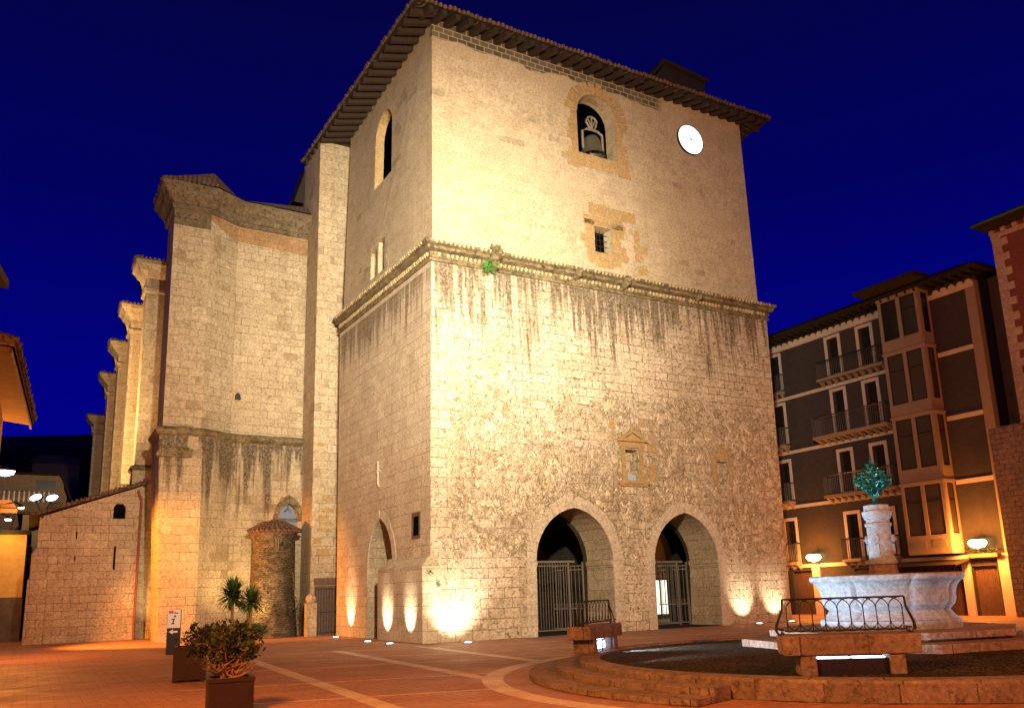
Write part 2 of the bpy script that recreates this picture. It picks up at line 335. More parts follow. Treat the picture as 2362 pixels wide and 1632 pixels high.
# ------------------------------------------------------------------ mesh helpers
def V(*a): return Vector(a)
class MB:
    def __init__(s): s.v = []; s.f = []; s.fuv = {}
    def face(s, pts, uv=None):
        i = len(s.v); s.v += [Vector(p) for p in pts]; s.f.append(tuple(range(i, i + len(pts))))
        if uv: s.fuv[len(s.f) - 1] = uv
        return s
    def add(s, vs, fs):
        i = len(s.v); s.v += [Vector(p) for p in vs]; s.f += [tuple(i + k for k in f) for f in fs]; return s
    def box(s, x0, x1, y0, y1, z0, z1, mat=None):
        p = [(x, y, z) for z in (z0, z1) for x, y in ((x0, y0), (x1, y0), (x1, y1), (x0, y1))]
        if mat is not None: p = [mat @ Vector(q) for q in p]
        return s.add(p, [(3, 2, 1, 0), (4, 5, 6, 7), (0, 1, 5, 4), (1, 2, 6, 5), (2, 3, 7, 6), (3, 0, 4, 7)])
    def prism(s, poly, z0, z1, top=None):
        n = len(poly); t = top or poly
        p = [(x, y, z0) for x, y in poly] + [(x, y, z1) for x, y in t]
        return s.add(p, [tuple(range(n - 1, -1, -1)), tuple(range(n, 2 * n))] + [(i, (i + 1) % n, n + (i + 1) % n, n + i) for i in range(n)])
    def extrude(s, poly, d, holes=()):
        """planar 3-D polygon given thickness vector d, holes cut through"""
        d = Vector(d); loops = [[Vector(p) for p in poly]] + [[Vector(p) for p in h] for h in holes]
        flat = [p for l in loops for p in l]; tri = tessellate_polygon(loops)
        i = len(s.v); n = len(flat); s.v += flat + [p + d for p in flat]
        nrm = (flat[tri[0][1]] - flat[tri[0][0]]).cross(flat[tri[0][2]] - flat[tri[0][0]])
        fl = nrm.dot(d) > 0
        for t in tri:
            a = tuple(i + k for k in t); c = tuple(i + n + k for k in t)
            s.f += [a[::-1] if fl else a, c if fl else c[::-1]]
        k = i
        for l in loops:
            for j in range(len(l)):
                a, b2 = k + j, k + (j + 1) % len(l); s.f.append((a, b2, b2 + n, a + n))
            k += len(l)
        return s
    def panel(s, outer, holes, reveal=None):
        """one-sided wall skin with holes; each hole's reveal runs back along its own vector"""
        loops = [[Vector(p) for p in outer]] + [[Vector(p) for p in h] for h in holes]
        flat = [p for l in loops for p in l]; i = len(s.v); s.v += flat
        for t in tessellate_polygon(loops): s.f.append(tuple(i + k for k in t))
        if reveal:
            for h, d in zip(holes, reveal):
                if d is None: continue
                d = Vector(d)
                for j in range(len(h)):
                    a, b2 = Vector(h[j]), Vector(h[(j + 1) % len(h)])
                    s.face([a, b2, b2 + d, a + d])
        return s
    def tube(s, pts, r, n=6, cap=True):
        pts = [Vector(p) for p in pts]; rs = r if isinstance(r, (list, tuple)) else [r] * len(pts)
        i0 = len(s.v)
        for k, p in enumerate(pts):
            t = (pts[min(k + 1, len(pts) - 1)] - pts[max(k - 1, 0)]).normalized()
            a = t.cross(V(0, 0, 1)) if abs(t.z) < .9 else t.cross(V(1, 0, 0)); a.normalize(); c = t.cross(a)
            for j in range(n):
                q = 2 * PI * j / n; s.v.append(p + (a * math.cos(q) + c * math.sin(q)) * rs[k])
        for k in range(len(pts) - 1):
            for j in range(n):
                a = i0 + k * n + j; b2 = i0 + k * n + (j + 1) % n; s.f.append((a, b2, b2 + n, a + n))
        if cap:
            s.f.append(tuple(i0 + j for j in range(n))[::-1]); e = i0 + (len(pts) - 1) * n; s.f.append(tuple(e + j for j in range(n)))
        return s
    def lathe(s, prof, cx=0, cy=0, n=32, lobe=None, a0=0, a1=2 * PI, cap=True, rot=0):
        i0 = len(s.v); full = abs(a1 - a0 - 2 * PI) < 1e-6; m = n if full else n + 1
        for r, z in prof:
            for j in range(m):
                q = a0 + (a1 - a0) * j / n; rr = r * (lobe(q, r, z) if lobe else 1)
                s.v.append(V(cx + rr * math.cos(q + rot), cy + rr * math.sin(q + rot), z))
        for k in range(len(prof) - 1):
            for j in range(n):
                a = i0 + k * m + j; b2 = i0 + k * m + (j + 1) % m
                s.f.append((a, b2, b2 + m, a + m))
                ra = (prof[k][0] + prof[k + 1][0]) / 2; d = math.hypot(prof[k + 1][0] - prof[k][0], prof[k + 1][1] - prof[k][1])
                u0 = (a1 - a0) * j / n * ra; u1 = (a1 - a0) * (j + 1) / n * ra
                z0, z1 = prof[k][1], prof[k + 1][1]
                if abs(z1 - z0) < 1e-4: z1 = z0 + d
                s.fuv[len(s.f) - 1] = [(u0, z0), (u1, z0), (u1, z1), (u0, z1)]
        if cap and full:
            s.f.append(tuple(i0 + j for j in range(m))[::-1]); e = i0 + (len(prof) - 1) * m; s.f.append(tuple(e + j for j in range(m)))
        return s
    def build(s, name, mat, parent=None, warp=None, smooth=False, bevel=0, jit=0, sub=0):
        vs = s.v
        if jit:
            rnd = random.Random(len(vs)); vs = [p + V(rnd.uniform(-jit, jit), rnd.uniform(-jit, jit), rnd.uniform(-jit, jit)) for p in vs]
        uvs = []
        for fi, f in enumerate(s.f):
            if fi in s.fuv: uvs += s.fuv[fi]; continue
            n = V(0, 0, 0)
            for k in range(len(f)):
                a, b2 = vs[f[k]], vs[f[(k + 1) % len(f)]]; n += a.cross(b2)
            if n.length > 0: n.normalize()
            if abs(n.z) > .75: uvs += [(vs[i].x, vs[i].y) for i in f]
            else:
                t = V(-n.y, n.x, 0)
                if t.length > 0: t.normalize()
                uvs += [(vs[i].dot(t), vs[i].z) for i in f]
        if warp: vs = [warp(p) for p in vs]
        off = parent_loc(parent)
        me = bpy.data.meshes.new(name); me.from_pydata([tuple(p - off) for p in vs], [], s.f)
        ul = me.uv_layers.new(name='UVMap'); flat = [c for u in uvs for c in u]; ul.data.foreach_set('uv', flat)
        if smooth: me.polygons.foreach_set('use_smooth', [True] * len(me.polygons))
        me.materials.append(M[mat]); me.update()
        o = bpy.data.objects.new(name, me); COL.objects.link(o)
        if parent: o.parent = parent
        if bevel:
            md = o.modifiers.new('bevel', 'BEVEL'); md.width = bevel; md.segments = 2; md.limit_method = 'ANGLE'
        return o
def parent_loc(p):
    r = V(0, 0, 0)
    while p is not None: r += p.location; p = p.parent
    return r
def fixn(o):
    import bmesh
    bm = bmesh.new(); bm.from_mesh(o.data); bmesh.ops.recalc_face_normals(bm, faces=bm.faces); bm.to_mesh(o.data); bm.free(); return o
def tag(o, label=None, cat=None, group=None, kind=None):
    if label: o['label'] = label
    if cat: o['category'] = cat
    if group: o['group'] = group
    if kind: o['kind'] = kind
    return o
def thing(name, loc, label, cat, group=None, rz=0):
    o = bpy.data.objects.new(name, None); COL.objects.link(o); o.location = loc; o.rotation_euler.z = rz
    o.empty_display_size = .3
    return tag(o, label, cat, group)
def copy_tree(o, parent=None):
    c = o.copy(); COL.objects.link(c); c.parent = parent
    for ch in [x for x in SC.objects if x.parent == o]: copy_tree(ch, c)
    return c
def garch(cx, w, z0, zs, za, n=9):
    """pointed arch outline as (u, z) list, counter-clockwise from bottom left"""
    h = za - zs; Rr = (w * w + h * h) / (2 * w); pts = [(cx - w, z0), (cx + w, z0), (cx + w, zs)]
    amax = math.acos(max(-1, min(1, (Rr - w) / Rr)))
    rightarc = [(cx + w - Rr + Rr * math.cos(amax * k / n), zs + Rr * math.sin(amax * k / n)) for k in range(1, n + 1)]
    left = [(2 * cx - u, z) for u, z in rightarc[:-1]][::-1]
    return pts + rightarc + left + [(cx - w, zs)]
def rarch(cx, w, z0, zs, n=12):
    return [(cx - w, z0), (cx + w, z0)] + [(cx + w * math.cos(PI * k / n), zs + w * math.sin(PI * k / n)) for k in range(n + 1)]
FR = lambda pts, y=0: [V(u, y, z) for u, z in pts]      # on a wall facing -Y
SD = lambda pts, x=0: [V(x, u, z) for u, z in pts]      # on a wall facing -X
def rect(u0, u1, z0, z1): return [(u0, z0), (u1, z0), (u1, z1), (u0, z1)]
# ================================================================== BELL TOWER
def lerp(a, b, t): return a + (b - a) * t
def warpT(p):
    """the old tower leans inwards as it rises; every tower piece follows"""
    u = min(max(p.x / 17.6, 0), 1); v = min(max(p.y / 10.0, 0), 1)
    K = {0: ((.15, .10), (0, .1), (.1, 0), (.0, 0)), 1: ((.57, .57), (.8, .57), (.3, .6), (.5, .3)), 2: ((.75, .75), (.9, .75), (.75, 1.), (.9, 1.))}
    if p.z < 14.4: a, b, t = K[0], K[1], max(p.z, 0) / 14.4
    else: a, b, t = K[1], K[2], min((p.z - 14.4) / 10.4, 1.1)
    o = []
    for i in (0, 1):
        q = [lerp(a[k][i], b[k][i], t) for k in range(4)]
        o.append(lerp(lerp(q[0], q[1], u), lerp(q[2], q[3], u), v))
    return V(p.x + o[0], p.y + o[1], p.z)
TW = thing('bell_tower', (0, 0, 0), 'massive square stone bell tower with lit clock, belfry opening and two gated arches', 'bell tower')
A1 = garch(6.13, 1.79, -.02, 2.72, 4.78); A2 = garch(11.72, 1.74, -.02, 2.62, 4.68)
NI = rect(8.72, 9.42, 5.98, 7.25); BW = rect(13.75, 14.45, 5.95, 7.0)
mb = MB(); W0 = 17.6; D0 = 10.2; HL = 14.4
# front skin is split in a grid so that the lean stays smooth
mb.panel(FR(rect(0, W0, -.3, HL)), [FR(A1), FR(A2), FR(NI), FR(BW)], [(0, 2.0, 0), (0, 2.0, 0), (0, .45, 0), (0, .22, 0)])
DA = garch(4.85, 1.36, -.02, 2.85, 4.70)
SQ = rect(.95, 1.5, 3.75, 4.45)
mb.panel(SD(rect(0, D0, -.3, HL)), [SD(DA), SD(SQ)], [(1.5, 0, 0), (.12, 0, 0)])
mb.face([(W0, 0, 0), (W0, D0, 0), (W0, D0, HL), (W0, 0, HL)]); mb.face([(0, D0, 0), (W0, D0, 0), (W0, D0, HL), (0, D0, HL)])
mb.face([(0, 0, HL), (W0, 0, HL), (W0, D0, HL), (0, D0, HL)])
# niche and blocked-window backs
mb.face(FR(NI, .45)); mb.face(FR(BW, .22)); 
sqm = MB(); sqm.extrude(SD(rect(.85, 1.6, 3.65, 4.6), -.03), (.05, 0, 0), holes=[SD(SQ, -.03)]); SQM = sqm
lower = mb.build('lower_wall', 'lower ashlar', TW, warp=warpT)
# the side skin is cleaner ashlar: second material on faces whose normal looks along X
lower.data.materials.append(M['side ashlar']); lower.data.materials.append(M['porch stone'])
for p in lower.data.polygons:
    c = p.center
    if abs(p.normal.x) > .9 and c.x < .7: p.material_index = 1
    if 0.25 < c.y < 2.2 and .8 < c.x < 15 and c.z < 5 and abs(p.normal.y) < .5: p.material_index = 2
    if c.x > .3 and c.x < 1.6 and 3 < c.y < 7 and c.z < 5 and abs(p.normal.x) < .5: p.material_index = 2
SQo = SQM.build('small_opening', 'old plank', TW, warp=warpT)
rl = MB(); rl.face(SD(SQ, -.006)); rl.build('opening_shade', 'void black', SQo, warp=warpT)  # flush black sheet stands for the shade inside the opening
rl = MB(); rl.tube([(-.05, 5.0, 6.1), (-.06, 5.0, 6.95)], .045, 6); rl.tube([(-.05, 4.80, 6.62), (-.06, 5.0, 6.78), (-.05, 5.2, 6.62)], .035, 6); rl.lathe([(.02, 6.95), (.08, 7.02), (.02, 7.1)], -.06, 5.0, 8); rl.box(-.06, .02, 4.93, 5.07, 6.0, 6.1)
rl.build('wall_relief', 'pale voussoir', TW, warp=warpT)
# porch room
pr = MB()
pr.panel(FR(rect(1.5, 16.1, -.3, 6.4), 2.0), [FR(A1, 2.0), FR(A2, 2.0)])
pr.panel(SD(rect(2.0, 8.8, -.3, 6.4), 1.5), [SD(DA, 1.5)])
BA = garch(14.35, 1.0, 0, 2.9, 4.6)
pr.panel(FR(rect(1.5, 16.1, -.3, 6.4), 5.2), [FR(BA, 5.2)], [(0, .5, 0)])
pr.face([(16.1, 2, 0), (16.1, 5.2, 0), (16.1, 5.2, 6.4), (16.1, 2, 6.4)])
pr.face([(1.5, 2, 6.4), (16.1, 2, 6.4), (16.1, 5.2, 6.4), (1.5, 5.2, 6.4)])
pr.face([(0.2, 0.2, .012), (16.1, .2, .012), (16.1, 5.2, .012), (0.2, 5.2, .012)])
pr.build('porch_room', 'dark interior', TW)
br = MB()
br.face([(12.9, 5.7, .01), (17.3, 5.7, .01), (17.3, 7.4, .01), (12.9, 7.4, .01)])
br.face([(12.9, 7.4, 0), (17.3, 7.4, 0), (17.3, 7.4, 5.2), (12.9, 7.4, 5.2)])
br.face([(17.3, 5.7, 0), (17.3, 7.4, 0), (17.3, 7.4, 5.2), (17.3, 5.7, 5.2)])
br.face([(12.9, 5.7, 0), (12.9, 7.4, 0), (12.9, 7.4, 5.2), (12.9, 5.7, 5.2)])
br.face([(12.9, 5.7, 5.2), (17.3, 5.7, 5.2), (17.3, 7.4, 5.2), (12.9, 7.4, 5.2)])
br.build('back_room', 'ochre plaster', TW)
point('porch_lamp', (14.4, 6.3, 4.2), 45, (1.0, .42, .1), .08)
dr = MB()
for k in range(3):
    dr.box(15.7 + k * .52, 15.7 + k * .52 + .45, 7.33, 7.37, .32, 2.0)
dw = dr.build('glazed_door', 'lit doorway', TW)
df = MB()
for k in range(4): df.box(15.62 + k * .52, 15.70 + k * .52, 7.29, 7.36, .1, 2.1)
df.box(15.62, 17.26, 7.28, 7.35, .1, .32); df.box(15.62, 17.26, 7.28, 7.35, 2.0, 2.12)
df.build('door_frame', 'wrought iron', dw)
# corner pier with a sloping top
pm = MB(); pm.box(-.18, .5, -.05, 4.3, 0, 2.62)
pm.add([(-.18, -.05, 2.62), (.5, -.05, 2.62), (.5, 4.3, 2.62), (-.18, 4.3, 2.62), (.30, .30, 3.05), (.5, .30, 3.05), (.5, 4.3, 3.05), (.30, 4.3, 3.05)],
       [(0, 1, 5, 4), (1, 2, 6, 5), (2, 3, 7, 6), (3, 0, 4, 7), (4, 5, 6, 7)])
pm.build('corner_pier', 'side ashlar', TW, bevel=.03)
# arch rings, slightly proud, one voussoir at a time inside the mesh
def ring_arch(outline, plane, width, proud, nskip, mat, name, par, tf, seed=1, gap=.012):
    rnd = random.Random(seed); m2 = MB()
    pts = outline[1:]                       # from bottom right, up and over, down to the left springing
    pts = pts + [outline[0]]
    cx = sum(p[0] for p in outline) / len(outline)
    seg = []
    for k in range(len(pts) - 1):
        (u0, z0), (u1, z1) = pts[k], pts[k + 1]; L = math.hypot(u1 - u0, z1 - z0)
        nn = max(1, round(L / .42)); 
        for j in range(nn): seg.append(((lerp(u0, u1, j / nn), lerp(z0, z1, j / nn)), (lerp(u0, u1, (j + 1) / nn), lerp(z0, z1, (j + 1) / nn))))
    def outw(p, a, b2):
        d = V(b2[0] - a[0], b2[1] - a[1], 0).normalized(); return V(d.y, -d.x, 0)
    for a, b2 in seg:
        if (a[1] + b2[1]) / 2 < nskip: continue
        n = outw(a, a, b2); mid = ((a[0] + b2[0]) / 2, (a[1] + b2[1]) / 2)
        w = width * rnd.uniform(.9, 1.08)
        sh = gap / 2; d = V(b2[0] - a[0], b2[1] - a[1], 0); L = d.length; d /= L
        q = [V(a[0], a[1], 0) + d * sh, V(b2[0], b2[1], 0) - d * sh]
        fan = 1 + w * .42 if abs(n.y) > .15 else 1
        ctr = (q[0] + q[1]) / 2; half = (q[1] - q[0]) / 2
        r = [ctr + half * (1.0 if abs(n.y) < .02 else 1.22) + n * w, ctr - half * (1.0 if abs(n.y) < .02 else 1.22) + n * w]
        poly = [(p.x, p.y) for p in (q[0], q[1], r[0], r[1])]
        if plane == 'F': m2.extrude([V(u, -proud, z) for u, z in poly], (0, proud + .03, 0))
        else: m2.extrude([V(-proud, u, z) for u, z in poly], (proud + .03, 0, 0))
    return m2.build(name, mat, par, warp=tf)
ring_arch(A1, 'F', .46, .022, .1, 'pale voussoir', 'arch_ring', TW, warpT, 1)
ring_arch(A2, 'F', .44, .022, .1, 'pale voussoir', 'arch_ring', TW, warpT, 2)
ring_arch(DA, 'S', .36, .022, 2.2, 'pale voussoir', 'arch_ring', TW, warpT, 3)
# impost mouldings on the jambs
for cx, w in ((6.13, 1.79), (11.72, 1.74)):
    for sgn in (-1, 1):
        im = MB()
        a, b2 = sorted((cx + sgn * (w - .07), cx + sgn * (w + .06)))
        im.box(a, b2, .0, 1.98, 2.58, 2.74)
        im.box(*sorted((cx + sgn * (w - .03), cx + sgn * (w + .06))), .0, 1.98, 2.48, 2.58)
        im.build('impost', 'porch stone', TW, warp=warpT, bevel=.012)

# iron gates
def gate(x0, x1, y, leafx, h, name):
    g = MB(); post = lerp(x0, x1, .42)
    g.box(x0, x1, y - .02, y + .02, .08, .13); g.box(x0, x1, y - .02, y + .02, h - .16, h - .12); g.box(x0, x1 + .3, y - .05, y + .05, h - .02, h + .06)
    n = round((x1 - x0) / .125)
    for k in range(n + 1):
        x = lerp(x0, x1, k / n); g.tube([(x, y, .08), (x, y, h)], .011, 5)
    for x in (x0 + .03, post, x1): g.box(x - .035, x + .035, y - .035, y + .035, 0, h)
    # leaf standing open, swung inwards
    hx = leafx; ex = leafx - .85; ey = y + 1.0
    for k in range(9):
        t = k / 8; x, yy = lerp(hx, ex, t), lerp(y, ey, t); g.tube([(x, yy, .1), (x, yy, h - .15)], .012, 5)
    for z in (.12, .9, h - .3, h - .15): g.tube([(hx, y, z), (ex, ey, z)], .02, 5)
    for k in range(8):
        t = (k + .5) / 8; x, yy = lerp(hx, ex, t), lerp(y, ey, t); pts = []
        for j in range(9):
            q = 2 * PI * j / 8; pts.append((x + .05 * math.cos(q) * .7, yy - .05 * math.cos(q) * .7, 1.02 + .09 * math.sin(q)))
        g.tube(pts, .008, 4, cap=False)
    g.box(hx - .03, hx + .03, y - .03, y + .03, 0, h)
    return g.build(name, 'gate iron', TW)
gate(4.40, 7.15, 2.0, 7.85, 2.76, 'iron_gate')
gate(10.08, 12.85, 2.0, 13.38, 2.70, 'iron_gate')
sd = MB(); sd.box(1.4, 1.5, 3.5, 6.2, 0, 2.9)
for k in range(9): sd.box(1.36, 1.40, 3.5 + k * .3, 3.53 + k * .3, 0, 2.9)
sd.build('side_door', 'door timber', TW)

# niche: pediment, pilasters, scrolls, sill, broken statue block
nm = MB()
def yb(x0, x1, pr_, z0, z1, m2=nm): m2.box(x0, x1, -pr_, .05, z0, z1)
yb(8.30, 9.84, .16, 5.80, 5.93); yb(8.38, 9.76, .10, 5.72, 5.80)
for x in (8.52, 9.44): yb(x, x + .18, .08, 5.93, 7.24); yb(x - .03, x + .21, .11, 7.24, 7.32); yb(x - .03, x + .21, .11, 5.93, 6.02)
yb(8.44, 9.70, .09, 7.32, 7.42); yb(8.40, 9.74, .06, 7.42, 7.58); yb(8.32, 9.82, .17, 7.58, 7.66)
nm.extrude([(8.32, -.17, 7.66), (9.82, -.17, 7.66), (9.07, -.17, 8.10)], (0, .2, 0), holes=[[(8.60, -.17, 7.70), (9.54, -.17, 7.70), (9.07, -.17, 7.98)]])
nm.extrude([(8.55, -.05, 7.68), (9.59, -.05, 7.68), (9.07, -.05, 7.99)], (0, .08, 0))
for sx_ in (-1, 1):
    pts = []
    for k in range(22):
        q = k / 21 * 2.6 * PI; r = .17 * (1 - k / 26); pts.append((9.07 + sx_ * (.72 + r * math.cos(q) * .8), -.03, 6.15 + r * math.sin(q)))
    nm.tube(pts, .03, 6)
    nm.tube([(9.07 + sx_ * .82, -.03, 6.3), (9.07 + sx_ * .72, -.03, 6.6), (9.07 + sx_ * .68, -.03, 6.9)], [.035, .03, .02], 6)
for x in (8.5, 9.07, 9.66): nm.lathe([(.05, 8.05 if x == 9.07 else 7.68), (.07, 8.12 if x == 9.07 else 7.76), (.03, 8.2 if x == 9.07 else 7.84), (.07, 8.3 if x == 9.07 else 7.93), (.0, 8.38 if x == 9.07 else 8.0)], x, -.06, 10)
NIo = nm.build('niche_frame', 'ochre stone', TW, warp=warpT, bevel=.008)
st = MB(); st.box(8.86, 9.28, .04, .30, 5.985, 6.22); st.build('niche_plinth', 'fountain stone', NIo, warp=warpT)
st = MB(); st.lathe([(.16, 6.22), (.15, 6.5), (.19, 6.75), (.12, 6.95), (.05, 7.0)], 9.02, .26, 9); st.build('worn_statue', 'porch stone', NIo, warp=warpT, jit=.015)
oc = MB(); rnd = random.Random(5)
for (x0, x1, z0, z1) in ((9.95, 10.35, 7.7, 7.98), (9.9, 10.4, 7.2, 7.55), (9.95, 10.3, 6.3, 6.75), (9.92, 10.36, 5.95, 6.28), (8.0, 8.28, 8.1, 8.5), (8.05, 8.25, 7.6, 8.0), (9.5, 9.85, 8.25, 8.6)):
    oc = MB(); oc.box(x0, x1, -.008, .03, z0, z1); oc.build('patch_stone', 'ochre stone', TW, warp=warpT)
# blocked window surround
bwm = MB(); z = 5.75
for s_ in (-1, 1):
    z = 5.85
    while z < 7.1:
        h = rnd.uniform(.22, .34); w = rnd.uniform(.16, .3); xx = 14.1 + s_ * .35
        bwm.box(*sorted((xx, xx + s_ * w)), -.015, .03, z, z + h - .015); z += h
bwm.extrude(FR([(13.7, 7.06), (14.5, 7.06), (14.42, 7.5), (14.1, 7.85), (13.78, 7.5)], -.015), (0, .04, 0))
bwm.build('blocked_window_frame', 'rust red' if False else 'ochre stone', TW, warp=warpT)

# belt cornice: swept profile, broken into short pieces so its lip is worn and uneven
def sweep(path, prof, name, mat, par, warp=None, step=.35, jit=.012, seed=3, close=True):
    """path: [(x, y, nx, ny)] with outward offsets; prof: [(out, z)]"""
    rnd = random.Random(seed); m2 = MB(); st = []
    for k in range(len(path) - 1):
        a, b2 = path[k], path[k + 1]; L = math.hypot(b2[0] - a[0], b2[1] - a[1]); n = max(1, int(L / step))
        for j in range(n): st.append([lerp(a[i], b2[i], j / n) for i in range(4)])
    st.append(list(path[-1])); i0 = 0
    for (x, y, nx, ny) in st:
        for o, z in prof:
            oj = o + (rnd.uniform(-jit, jit) if o > .01 else 0)
            m2.v.append(V(x + nx * oj, y + ny * oj, z + rnd.uniform(-jit, jit) * .7))
    n = len(prof)
    for k in range(len(st) - 1):
        for j in range(n - 1): m2.f.append((k * n + j, (k + 1) * n + j, (k + 1) * n + j + 1, k * n + j + 1))
    m2.f.append(tuple(range(n))); m2.f.append(tuple(range((len(st) - 1) * n, len(st) * n))[::-1])
    return fixn(m2.build(name, mat, par, warp=warp))
path = [(0, 10.2, -1, 0), (0, 0, -1, -1), (17.6, 0, 1, -1), (17.6, 10.2, 1, 0)]
prof = [(0, 14.14), (.07, 14.15), (.10, 14.24), (.03, 14.29), (.06, 14.33), (.10, 14.50), (.04, 14.55), (.24, 14.60), (.26, 14.70), (.20, 14.74), (.36, 14.80), (.37, 14.90), (.12, 14.98), (-.3, 15.06)]
CO = sweep(path, prof, 'belt_cornice', 'weathered moulding', TW, warpT, .22, .016)
om = MB(); rnd = random.Random(11)
for side in (0, 1):
    L = 10.0 if side == 0 else 17.6; n = int(L / .19)
    for k in range(n):
        t = (k + .5) / n * L; r = rnd.uniform(.055, .075)
        for (o, z, rr) in ((.35, 14.85, r), (.11, 14.42, r * 1.15)):
            if rnd.random() < .12 and side == 1: continue
            p = (t, -o) if side else (-o, t)
            om.lathe([(0.004, z - rr * 1.3), (rr, z - rr * .4), (rr, z + rr * .5), (.004, z + rr * 1.3)], p[0], p[1], 5)
om.build('carved_beading', 'carved stone', CO, warp=warpT, jit=.006)
# carved heads along the ledge
def head(x, s_, big):
    h = MB(); z = 14.55
    h.tube([(x, -.1, z - .15 * s_), (x + .02, -.35 * s_ - .1, z + .05 * s_), (x + .03, -.62 * s_, z + .2 * s_), (x, -.86 * s_, z + .14 * s_)], [.18 * s_, .24 * s_, .25 * s_, .11 * s_], 8)
    if big:
        for d in (-.12, .12): h.tube([(x + d, -.5, z + .38), (x + d * 1.6, -.46, z + .58)], [.09, .03], 6)
        h.tube([(x - .1, -.72, z + .1), (x - .2, -.95, z + .3)], [.08, .05], 6); h.tube([(x + .1, -.6, z - .05), (x + .05, -.95, z - .06)], [.09, .04], 6)
        h.box(x - .16, x + .16, -.5, .05, z - .42, z - .12)
    h.build('carved_head', 'weathered moulding', CO, warp=warpT, jit=.012)
head(2.55, 1.0, True); head(6.5, .7, False); head(8.95, .8, False); head(13.1, .6, False)

# upper storey
HU = 25.2; x0u, x1u = .10, 17.2
BO = rarch(8.18, 1.06, 20.66, 22.7); SW = rect(7.74, 8.68, 16.0, 17.22)
um = MB()
um.panel(FR(rect(x0u, x1u, 14.6, HU), .08), [FR(BO, .08), FR(SW, .08)], [(0, .75, 0), (0, .6, 0)])
LW = garch(5.35, 1.02, 20.1, 22.6, 23.7); LB1 = rect(4.95, 5.65, 15.65, 17.2); LB2 = rect(5.85, 6.55, 15.65, 17.0)
um.face([(x0u, 10.1, 14.6), (x1u, 10.1, 14.6), (x1u, 10.1, HU), (x0u, 10.1, HU)])
um.panel(SD(rect(.08, 10.1, 14.6, HU), x0u), [SD(LW, x0u), SD(LB1, x0u), SD(LB2, x0u)], [(.42, 0, 0), (.28, 0, 0), (.28, 0, 0)])
um.face([(x1u, .08, 14.6), (x1u, 10.1, 14.6), (x1u, 10.1, HU), (x1u, .08, HU)])
UW = um.build('upper_wall', 'upper ashlar', TW, warp=warpT)
UW.data.materials.append(M['ochre stone'])
for p in UW.data.polygons:
    c = p.center
    if c.x > .75 and c.x < 1.25 and 4 < c.y < 9 and abs(p.normal.x) < .5: p.material_index = 1
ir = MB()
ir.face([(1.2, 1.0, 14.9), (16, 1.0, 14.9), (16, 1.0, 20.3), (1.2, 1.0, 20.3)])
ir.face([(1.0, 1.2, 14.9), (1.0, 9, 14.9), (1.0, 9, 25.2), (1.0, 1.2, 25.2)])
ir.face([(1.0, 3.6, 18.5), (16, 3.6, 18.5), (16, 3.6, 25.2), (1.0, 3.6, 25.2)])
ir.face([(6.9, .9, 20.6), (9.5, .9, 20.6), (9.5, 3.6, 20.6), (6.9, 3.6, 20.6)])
ir.build('dark_chamber', 'void black', TW, warp=warpT)  # black faces paint in the shade behind the belfry windows
# ochre surrounds of mixed block lengths
def surround(name, hole, plane, base, seed, left=(.3, .8), top=.6, bot=.8):
    rnd = random.Random(seed); m2 = MB(); u0, u1, z0, z1 = hole
    def put(a, b2, c, d):
        a, b2 = sorted((a, b2))
        if b2 - a < .05 or d - c < .05: return
        if plane == 'F': m2.box(a, b2, base - .012, base + .03, c, d)
        else: m2.box(base - .012, base + .03, a, b2, c, d)
    for s_, ue in ((-1, u0), (1, u1)):
        z = z0 - bot
        while z < z1 + .05:
            h = rnd.uniform(.28, .4); w = rnd.uniform(*left); put(ue, ue + s_ * w, z, min(z + h, z1 + top) - .012); z += h
    z = z0
    while z > z0 - bot + .1:
        h = rnd.uniform(.26, .38); u = u0
        while u < u1: w = rnd.uniform(.5, .8); put(u, min(u + w, u1) - .01, z - h, z - .01); u += w
        z -= h
    return put, m2
put, m2 = surround('s', (7.74, 8.68, 16.0, 17.22), 'F', .08, 4, (.35, .85), .6, .55)
for (a, b2, c, d) in ((7.2, 8.2, 17.24, 17.7), (8.21, 9.3, 17.24, 17.7), (7.5, 8.5, 17.71, 18.3), (8.52, 10.05, 17.71, 18.25), (9.9, 10.3, 15.9, 16.3), (9.85, 10.6, 16.32, 16.7), (9.9, 10.2, 16.72, 17.2), (10.0, 10.55, 15.3, 15.66), (9.9, 10.25, 17.2, 17.45)): put(a, b2, c, d - .012)
m2.build('window_surround', 'ochre stone', TW, warp=warpT)
put, m2 = surround('s', (7.12, 9.24, 20.66, 22.7), 'F', .08, 9, (.3, .75), 0, .75)
m2.build('window_surround', 'ochre stone', TW, warp=warpT)
mvr = MB()
o = ring_arch([(u, z) for u, z in BO], 'F', .62, -.068, 22.72, 'ochre stone', 'arch_ring', TW, warpT, 6)
put, m2 = surround('s', (4.95, 6.55, 15.65, 17.3), 'S', x0u, 14, (.2, .5), 0, .4)
put(4.7, 6.9, 17.25, 17.5)
m2.extrude([V(x0u - .012, u, z) for u, z in ((4.8, 17.5), (6.8, 17.5), (6.4, 18.0), (5.2, 18.0))], (.04, 0, 0))
m2.build('window_surround', 'weathered moulding' if False else 'buttress ashlar', TW, warp=warpT)
# grille in the small square window
gm = MB()
for k in range(4): gm.box(7.74, 8.68, .45, .47, 16.2 + k * .27, 16.22 + k * .27)
for k in range(4): gm.box(7.9 + k * .19, 7.92 + k * .19, .44, .46, 16.0, 17.22)
gm.build('window_grille', 'wrought iron', TW, warp=warpT)
